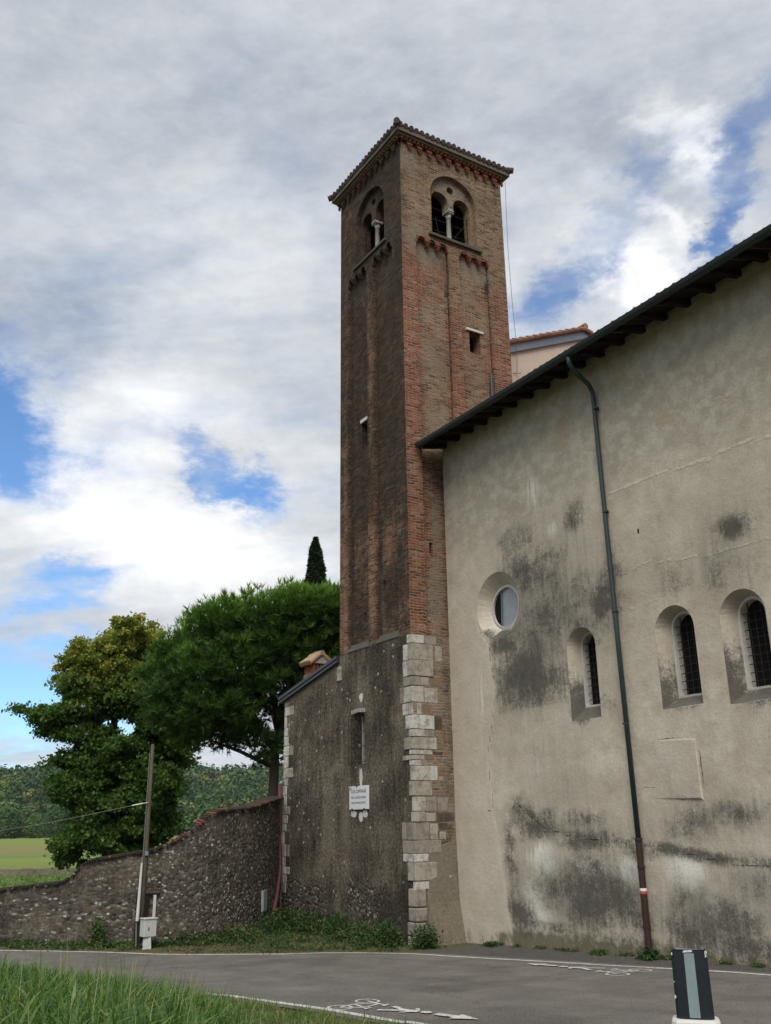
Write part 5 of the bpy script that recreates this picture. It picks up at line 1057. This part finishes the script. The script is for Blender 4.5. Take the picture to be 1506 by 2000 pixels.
# linden: lateral coordinate a (m, + right), height h
LC = np.array([-44.24, 12.6]); ln, dn_ = frame(LC)
if ln[1] < 0: ln = -ln
def lp(a, h, b=0): q = np.array([LC[0], LC[1], 0]) + ln*a + dn_*b; return (q[0], q[1], h)
def lpx(px, py): return (px - 230)*.0231, 12.72 - (py - 1195)*.02315
lind = empty('linden_tree', (LC[0], LC[1], 0), 'tall broadleaf tree with yellowing top and dark lower leaves behind the cobbled wall', 'tree')
lcl = []
for (px, py, rx, ry, k) in ((240,1248,55,42,1),(285,1262,38,45,1),(165,1290,45,40,1),(205,1310,60,45,1),(290,1330,50,50,1),(130,1310,28,30,.8),(170,1355,55,28,.9),(240,1365,60,30,1),(120,1345,32,15,.8),(75,1402,42,10,.8),(120,1400,45,14,1),(175,1412,42,18,1),
    (110,1435,38,12,1),(160,1445,50,14,.9),(220,1452,25,14,.5),(150,1495,42,20,1),(120,1505,25,12,.8),(210,1500,60,30,1),(275,1500,55,32,1),(340,1470,45,30,1),(370,1500,20,18,.8),(300,1540,70,45,1),(190,1555,62,45,1),(250,1590,80,50,1),(335,1570,38,50,1),(200,1630,62,36,1),(160,1655,34,20,1),(140,1672,24,13,.8),(260,1640,70,35,1),(320,1620,45,30,.9),(170,1685,32,12,.8),(130,1540,25,18,.7),(190,1450,45,22,1),(310,1435,55,32,1),(200,1395,45,22,1),(290,1370,60,34,1),(150,1545,50,28,1),(235,1470,70,16,.9),(245,1395,50,16,.8),(110,1415,45,18,1),(60,1398,30,10,.7),(310,1395,45,30,.8)):
    a, h = lpx(px, py); dep = min(2.6, max(.8, rx*.0231*1.3))
    for bb in ((-.9, .9) if dep > 1.3 else (0,)):
        q = lp(a, h, bb*dep*.55); lcl.append((q, (rx*.0231*.9, rx*.0231*.9, ry*.02315), k))
P_, D_, S_ = cloud(lcl, 2000, 210000, .19, .38)
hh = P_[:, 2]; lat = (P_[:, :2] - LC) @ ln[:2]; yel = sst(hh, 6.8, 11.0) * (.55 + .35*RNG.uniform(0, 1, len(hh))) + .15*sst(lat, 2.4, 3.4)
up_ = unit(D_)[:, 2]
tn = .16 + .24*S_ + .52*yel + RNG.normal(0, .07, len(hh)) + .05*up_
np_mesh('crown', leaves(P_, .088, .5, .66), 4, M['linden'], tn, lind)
tk = [([lp(.1, -.2), lp(.1, 2.5), lp(.05, 4.6)], [.42, .34, .30])]
tk += [([lp(.05, 4.5), lp(-.05, 5.8), lp(-.15, 7.2), lp(-.2, 9.5), lp(.1, 11.5)], [.26, .2, .17, .1, .03]), ([lp(.15, 4.4), lp(.7, 5.6), lp(.95, 7.2), lp(1.1, 9.0), lp(1.2, 11)], [.24, .19, .15, .1, .03]),
       ([lp(-.1, 6.2), lp(-1.4, 7.6), lp(-2.6, 9.2)], [.12, .08, .03]), ([lp(0, 5.0), lp(-1.5, 6.3), lp(-2.8, 7.4), lp(-3.8, 7.95)], [.13, .09, .05, .015]), ([lp(0, 4.5), lp(-1.4, 5.4), lp(-2.4, 6.0)], [.11, .07, .02]),
       ([lp(.1, 4.0), lp(-1.5, 4.8), lp(-3.0, 5.2)], [.1, .07, .02]), ([lp(.9, 6.8), lp(1.7, 8), lp(2.0, 9.6)], [.09, .06, .02]), ([lp(.2, 4.0), lp(1.8, 5.0), lp(3.4, 6.0)], [.12, .08, .02]), ([lp(.2, 3.0), lp(1.6, 3.2), lp(2.6, 3.6)], [.1, .06, .02]), ([lp(0, 2.6), lp(-1.5, 2.4), lp(-2.6, 2.2)], [.1, .06, .02])]
branches(tk, 'trunk', lind, M['bark'])

# stone pine
PC = np.array([-34.65, 15.6]); ln2, dn2_ = frame(PC)
if ln2[1] < 0: ln2 = -ln2
def pp(a, h, b=0): q = np.array([PC[0], PC[1], 0]) + ln2*a + dn2_*b; return (q[0], q[1], h)
pine = empty('pine_tree', (*pp(.9, 0)[:2], 0), 'broad dark green umbrella pine behind the annex house', 'tree')
pcl = []
for (px, py, rx, ry, k) in ((570,1205,80,58,1),(500,1215,70,55,1),(440,1232,65,48,1),(385,1245,40,48,1),(345,1275,42,40,1),(320,1320,38,40,1),(620,1215,70,65,1.2),(700,1210,80,70,1),(560,1270,80,50,1),(480,1300,80,55,1),(400,1320,70,55,1),(340,1370,50,42,1),(410,1390,66,32,.9),(470,1385,66,34,.8),(380,1425,42,22,.7),(440,1430,42,18,.6),(500,1425,38,24,.7),(528,1462,24,26,.5),(546,1445,22,28,.7),(640,1290,70,45,.7),(540,1335,60,35,.6),(580,1380,40,35,.5),(700,1290,70,50,.7),(655,1165,30,25,.8)):
    a, h = (px - 520)*.0202, 12.84 - (py - 1120)*.0212 - .18
    for bb in (-1.5, 0, 1.5): q = pp(a, h, bb*(1.2 if rx > 45 else .7)); pcl.append((q, (rx*.0202*.88, rx*.0202*.88, ry*.0212*.88), k))
P_, D_, S_ = cloud(pcl, 3600, 24000, .17, .38)
n = len(P_); axis = unit(D_ * .9 + np.array([0, 0, .75]) + RNG.normal(0, .35, (n, 3))); NB = 9
V = []; Tn = []
for k in range(NB):
    d = unit(axis + RNG.normal(0, .42, (n, 3))); L_ = (RNG.uniform(.20, .40, n))[:, None]; s = unit(np.cross(d, RNG.normal(size=(n, 3)))) * .024
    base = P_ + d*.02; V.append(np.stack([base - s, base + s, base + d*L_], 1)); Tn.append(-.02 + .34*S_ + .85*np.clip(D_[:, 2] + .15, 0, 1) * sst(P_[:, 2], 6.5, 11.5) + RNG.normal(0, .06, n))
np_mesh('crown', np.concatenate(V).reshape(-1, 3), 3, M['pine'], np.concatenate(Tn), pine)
tk = [([pp(.55, -.3), pp(.5, 3), pp(.55, 5.5), pp(.9, 7.2)], [.26, .22, .19, .16]), ([pp(.6, 5.6), pp(-.6, 7.0), pp(-2.0, 8.2), pp(-3.2, 9.0)], [.16, .12, .08, .03]), ([pp(.7, 6.4), pp(.3, 8.4), pp(-.6, 10.5), pp(-.9, 11.6)], [.16, .12, .07, .02]),
      ([pp(.9, 7.0), pp(1.6, 8.6), pp(2.2, 10.6), pp(2.4, 12)], [.17, .13, .08, .02]), ([pp(1.0, 7.3), pp(2.6, 8.2), pp(4.2, 9.6)], [.13, .1, .03]), ([pp(.5, 5.0), pp(-.8, 5.6), pp(-2.4, 6.2)], [.1, .07, .02]), ([pp(.8, 7), pp(1, 7.8, -1.5), pp(.6, 9, -2.4)], [.12, .08, .02])]
for i in range(26):
    a0_ = random.uniform(-2, 3); h0 = random.uniform(6.5, 9); tk.append(([pp(a0_*.5 + .4, h0 - .6, random.uniform(-.6, .6)), pp(a0_, h0 + random.uniform(-.4, .6), random.uniform(-2, 2)), pp(a0_*1.25, h0 + random.uniform(-.3, 1), random.uniform(-2.4, 2.4))], [.04, .025, .008]))
branches(tk, 'trunk', pine, M['bark'])

# cypress
cyp = empty('cypress_tree', (-53.3, 27.55, 0), 'slim dark cypress rising above the pine beside the tower', 'tree')
n = 26000; h = RNG.uniform(0, 1, n)**.8; rad = np.interp(h, [0, .25, .7, .88, .96, 1], [.9, .95, .82, .55, .30, .05]); th = RNG.uniform(0, 2*np.pi, n); lump = 1 + .16*np.sin(th*3 + h*40) + .12*np.sin(th*7 - h*70)
rr = rad * lump * (.80 + .25*RNG.uniform(0, 1, n)**.5); P_ = np.stack([-53.3 + rr*np.cos(th), 27.55 + rr*np.sin(th), 1.0 + h*20.2 + RNG.normal(0, .05, n)], 1)
np_mesh('crown', leaves(P_, .16, 1.5, .35), 4, M['cypress'], .45 + RNG.normal(0, .16, n) + .25*(lump - 1), cyp)
branches([([(-53.3, 27.55, -.2), (-53.3, 27.55, 20.5)], [.22, .04])], 'trunk', cyp, M['bark'])

# weeds at the foot of the walls
def scatter(poly_pts, n, spread):
    C_ = resample(np.array(poly_pts, float), 400); i = RNG.integers(0, 400, n); return C_[i] + RNG.normal(0, spread, (n, 2))
base_line = [(-31, 1.0), (-28.4, 4.0), (-26.9, 5.25), (-25.0, 7.2), (-24.3, 8.4), (-24.1, 9.6), (-24.5, 10.8), (-25.3, 11.9), (-25.3, 12.6), (-22.5, 12.75), (-20.6, 12.75)]
def weed_mass(centres, hts, per, size, widths):
    V, Tn = [], []
    for (cx2, cy2), h2, w2 in zip(centres, hts, widths):
        k = int(per * (.5 + h2)); P_ = np.stack([cx2 + RNG.normal(0, w2, k), cy2 + RNG.normal(0, w2, k), gz(cx2) + np.abs(RNG.normal(0, .5, k))*h2], 1); P_[:, 2] = np.minimum(P_[:, 2], gz(cx2) + h2*1.1)
        V.append(leaves(P_, size, .6, .45)); Tn.append(np.clip(RNG.normal(.45, .2) + RNG.normal(0, .12, k), 0, 1))
    return np.concatenate(V), np.concatenate(Tn)
Cn = scatter(base_line, 560, .28); hts = RNG.uniform(.06, .30, 900)[:560] * np.where(Cn[:, 1] > 11.2, 2.0, np.where(Cn[:, 1] < 9, .55, 1.0))
V1, T1 = weed_mass(Cn, hts, 100, .040, RNG.uniform(.06, .16, 900))
Cv = np.stack([RNG.uniform(-27, -19.4, 900), RNG.uniform(5.5, 12.9, 900)], 1); sf = sdist(Cv, FAR); Cv = Cv[(sf < -.22)]
Cv = Cv[sdist(Cv, Cw) < -.12]
Cv = Cv[:int(len(Cv)*.55)]
V2, T2 = weed_mass(Cv, RNG.uniform(.02, .13, len(Cv)) * np.where((Cv[:, 0] > -25.5) & (Cv[:, 1] > 9.6), 2.3, 1.0), 80, .032, np.full(len(Cv), .14))
o = np_mesh('weeds', np.concatenate([V1, V2]), 4, M['weed'], np.concatenate([T1 + .08, T2 + .10 + .3*(V2[::4, 1] < 9.3)])); tag(o, 'low green weeds growing along the foot of the walls', 'weeds', kind='stuff')
BUSH = [(-20.55, 12.60, .62, .30, 'leafy green bush at the tower corner left of the pale foot stone'), (-19.35, 12.95, .52, .26, 'leafy green bush right of the pale corner foot stone'), (-25.2, 12.3, .60, .24, 'tall weed clump below the end of the maroon downpipe'),
        (-24.4, 12.5, .50, .30, 'weed clump at the house wall left of the tower'), (-23.2, 12.65, .46, .28, 'weed clump at the foot of the tower left part'), (-24.0, 10.4, .42, .34, 'wide dark green clump on the verge right of the cabinet'), (-25.1, 7.1, .62, .18, 'dry brownish bush against the cobbled wall left of the pole'),
        (-13.55, 13.98, .22, .14, 'small green tuft at the foot of the rusty drainpipe'), (-14.9, 14.03, .13, .12, 'small tuft at the church wall left of the drainpipe'), (-18.2, 13.95, .12, .14, 'small tuft at the left end of the church wall')]
for (bx_, by_, h_, w_, lab) in BUSH:
    V_, T_ = weed_mass([(bx_ + RNG.normal(0, w_*.5), by_ + RNG.normal(0, w_*.3)) for _ in range(9)], [h_*random.uniform(.6, 1) for _ in range(9)], 170, .040, [w_*.45]*9)
    bo = np_mesh('weed_bush', V_, 4, M['weed'], T_ + (.25 if 'brown' in lab else 0)); tag(bo, lab, 'bush', 'weed bushes at the wall foot')

Lp_ = np.stack([RNG.uniform(-18.6, -6, 5200), 14.17 - np.abs(RNG.normal(0, .07, 5200))], 1); kk = np.array([mnoise.noise(Vector((a*1.6, 0, 5))) for a, _ in Lp_]) > -.05; Lp_ = Lp_[kk]
o = np_mesh('wall_foot_growth', leaves(np.c_[Lp_, gz(Lp_[:, 0]) + .05 + np.abs(RNG.normal(0, .03, len(Lp_)))], .026, .6, .5), 4, M['weed'], RNG.normal(.72, .22, len(Lp_))); tag(o, 'dry leaf litter and tiny weeds along the foot of the church wall', 'litter', kind='stuff')

# tall grass on the near bank
n = 56000
A_ = np.stack([RNG.uniform(-19, -3.2, n), RNG.uniform(-5, 7.0, n)], 1)
sn = sdist(A_, NEAR); edge = -.425*A_[:, 0] + .15*np.sin(A_[:, 0]*2.3)   # leaves the short grass strip free
prob = sst(sn, .9, 1.5) * sst(A_[:, 1], edge + .5, edge - .5) * sst(sn, 9.5, 8)
km = RNG.uniform(0, 1, n) < prob; A_ = A_[km]; HS = .35 + .65*prob[km]*sst(sn[km], .8, 2.2)
def blades(A_, hmin, hmax, wmin, wmax, bend, tint0, segs=4, ts=.15, hs=1.0):
    n = len(A_); z0 = ground_h(A_) - .02; h = hs * RNG.uniform(hmin, hmax, n) * (1 + .25*np.array([mnoise.noise(Vector((a*.6, b_*.6, 0))) for a, b_ in A_])); th = RNG.uniform(0, 2*np.pi, n); d = np.stack([np.cos(th), np.sin(th)], 1); sd_ = np.stack([-d[:, 1], d[:, 0]], 1)
    w_ = RNG.uniform(wmin, wmax, n); bd = RNG.uniform(.15, bend, n) * h; rows = []
    for k in range(segs + 1):
        t = k/segs; cx2 = A_ + d*(bd*t**2.2)[:, None]; zz = z0 + h*(t - .30*(bd/h)*t**3); ww = w_*np.array([.55, 1, .95, .7, .02])[k] if segs == 4 else w_*(1-t*.97)
        rows.append((np.c_[cx2 - sd_*ww[:, None]/2, zz], np.c_[cx2 + sd_*ww[:, None]/2, zz]))
    V = [np.stack([rows[k][0], rows[k][1], rows[k+1][1], rows[k+1][0]], 1) for k in range(segs)]
    tt = tint0 + RNG.normal(0, ts, n); V = np.stack(V, 1).reshape(-1, 3); return V, np.repeat(tt, segs)
V1, T1 = blades(A_, .26, .52, .006, .015, 1.2, .42, ts=.24, hs=HS)
k = RNG.uniform(0, 1, len(A_)) < .17; V2, T2 = blades(A_[k], .30, .54, .020, .048, 1.6, .64, ts=.16, hs=HS[k])
k = RNG.uniform(0, 1, len(A_)) < .05; V3, T3 = blades(A_[k], .50, .80, .005, .008, .35, .80, hs=HS[k])
o = np_mesh('tall_grass', np.concatenate([V1, V2, V3]), 4, M['grass'], np.concatenate([T1, T2, T3])); tag(o, 'tall broad-bladed green grass on the near roadside bank', 'grass', kind='stuff')
n = 60000; A_ = np.stack([RNG.uniform(-18, -5, n), RNG.uniform(2, 7.6, n)], 1); sn = sdist(A_, NEAR)
nn_ = np.array([mnoise.noise(Vector((a*1.1, b_*1.1, 7))) for a, b_ in A_]); A_ = A_[(sn > .12) & (sn < 3.2) & (RNG.uniform(0, 1, n) < .55 + .9*nn_)]
V1, T1 = blades(A_, .05, .17, .004, .010, 1.0, .62, ts=.25)
o = np_mesh('short_grass', V1, 4, M['grass'], T1); tag(o, 'short dry mixed grass between the tall grass and the white line', 'grass', kind='stuff')

# ------------------------------------------------------------------ fields, hill, distant wood
FD = np.array([-.979, .204]); FL = np.array([.204, .979])
def fpt(d, l, z_): q = FD*d + FL*l; return (q[0], q[1], z_)
m = MB(); ds = [31, 45, 60, 66, 80, 110, 150, 220, 320, 470, 560]; ls = np.linspace(-260, 240, 30)
def fz(d): return -.02 if d > 40 else .05
m.add([fpt(d, l * min(1, .25 + d/400), fz(d)) for d in ds for l in ls], [(i*30+j, i*30+j+1, (i+1)*30+j+1, (i+1)*30+j) for i in range(len(ds)-1) for j in range(29)])
o = m.build('field', M['field']); tag(o, kind='structure')
n = 15000; D_ = RNG.uniform(38, 65, n); L_ = RNG.uniform(-22, 14, n); P_ = np.stack([FD[0]*D_ + FL[0]*L_, FD[1]*D_ + FL[1]*L_, RNG.uniform(0, .45, n)], 1)
o = np_mesh('crop_rows', leaves(P_, .13, .6, .3), 4, M['crop'], RNG.normal(.5, .22, n)); tag(o, 'light green leafy crop in the strip just beyond the cobbled wall', 'crop', kind='stuff')
fw = MB(); n = 60
for i in range(n):
    a, b_ = -26 + 44*i/n, -26 + 44*(i+1)/n; hgt = .48 + random.uniform(-.03, .03)
    fw.add([fpt(68, a, -.1), fpt(68, b_, -.1), fpt(68.4, b_, -.1), fpt(68.4, a, -.1), fpt(68, a, hgt), fpt(68, b_, hgt), fpt(68.4, b_, hgt), fpt(68.4, a, hgt)], [(4,5,6,7),(0,1,5,4),(2,3,7,6)])
M['fieldwall'] = plain('field_wall_stone', (.155, .125, .10), .95, .1, var=.45, scale=4, bmp=.5)
o = fw.build('field_wall', M['fieldwall']); tag(o, 'low brown stone wall crossing the field beyond the light green crop', 'wall')
def hill_z(d, l):
    base = np.interp(d, [0, 500, 560, 700, 850, 1000, 1150, 1400], [-1, -1, .5, 15, 31, 46, 55, 50]); return base * (1 + .10*np.sin(l/170.) + .05*np.sin(l/61. + 2)) + np.where(d > 560, 2.5*np.sin(l/37. + d/90.), 0)
m = MB(); ds = np.linspace(505, 1500, 34); ls = np.linspace(-700, 700, 60)
m.add([fpt(d, l * d/1000, float(hill_z(d, l*d/1000))) for d in ds for l in ls], [(i*60+j, i*60+j+1, (i+1)*60+j+1, (i+1)*60+j) for i in range(33) for j in range(59)])
o = m.build('hill', M['hill'], smooth=True); tag(o, kind='structure')
V, Tn = [], []
NTREE = 2900
dd = 530 + 640*RNG.uniform(0, 1, NTREE)**.85; aa = RNG.uniform(-.36, .42, NTREE); ll = aa*dd
for i in range(NTREE):
    d, l = dd[i], ll[i]; hz_ = float(hill_z(d, l)); r = RNG.uniform(4.0, 9.0) * (1.15 if d > 850 else 1); hgt = r * RNG.uniform(1.5, 2.3); k = 120 if d < 800 else 64
    u = unit(RNG.normal(size=(k, 3))); u[:, 2] = np.abs(u[:, 2])*1.0 - .25; lump = 1 + .22*np.sin(u[:, :1]*5 + i) + RNG.normal(0, .09, (k, 1)); q = np.array(fpt(d, l, hz_ + hgt*.45)); P_ = q + u*lump*np.array([r, r, hgt*.6])
    V.append(leaves(P_, 1.15 if d < 800 else 1.6, .6, .8, u*2.4)); t0 = np.clip(RNG.normal(.48, .27) - .12*(d > 900), .03, .95); t0 = .97 if RNG.uniform() < .02 else t0; Tn.append(np.clip(t0 + RNG.normal(0, .05, k), 0, 1))
o = np_mesh('woodland', np.concatenate(V), 4, M['forest'], np.concatenate(Tn)); tag(o, 'dense mixed woodland covering the far hillside', 'woodland', kind='stuff')
TREES = [(5, 9, 9.0, .62, 'pale green leaning round tree at the far left edge of the field'), (23, 7.8, 13.5, .40, 'tall grey-green field tree left of the leaning yellow-green one'), (60, 10.5, 12.5, .66, 'wide yellow-green leaning tree at the far field edge'), (92, 8, 17, .55, 'tall pointed tree behind the far field hedge'),
         (117, 4.6, 9.5, .85, 'small pale yellowish tree on the far field strip'), (132, 7.5, 11.5, .45, 'round green tree beside the small pale one')]
for (px, wd_, hg_, tn_, lab) in TREES:
    az_ = math.radians(169.9 - (px)*.0325 + .04); D0 = 505 if px != 92 else 528; bx_, by_ = math.cos(az_)*D0, math.sin(az_)*D0
    t_ = empty('field_tree', (bx_, by_, -1), lab, 'tree', 'trees at the far edge of the field')
    k = 1100; u = unit(RNG.normal(size=(k, 3))); cl = RNG.normal(size=(14, 3)); cl = unit(cl); lump = 1 + .25*np.max(u @ cl.T, axis=1)[:, None] - .2
    prof = np.array([wd_/2, wd_/2, hg_*.47]); P_ = np.array([bx_, by_, hg_*.5 - .6]) + u*lump*prof*RNG.uniform(.75, 1.05, (k, 1)); P_[:, :2] += (P_[:, 2:3] > 6) * 0
    np_mesh('crown', leaves(P_, .55, .8, .7, u), 4, M['forest'], tn_ + RNG.normal(0, .08, k), t_)
    branches([([(bx_, by_, -1.2), (bx_, by_, hg_*.6)], [.35, .15])], 'trunk', t_, M['bark'])

# ------------------------------------------------------------------ haze
hm = bpy.data.materials.new('haze'); hm.use_nodes = True; hm.node_tree.nodes.clear()
pv = hm.node_tree.nodes.new('ShaderNodeVolumePrincipled'); pv.inputs['Density'].default_value = .00005; pv.inputs['Color'].default_value = (.78, .88, 1.0, 1)
ho = hm.node_tree.nodes.new('ShaderNodeOutputMaterial'); hm.node_tree.links.new(pv.outputs[0], ho.inputs['Volume'])
m = MB(); m.box(-4600, 4600, -4600, 4600, -2.2, 110); o = m.build('haze', hm); tag(o, 'thin even air haze over the valley', 'haze', kind='stuff')
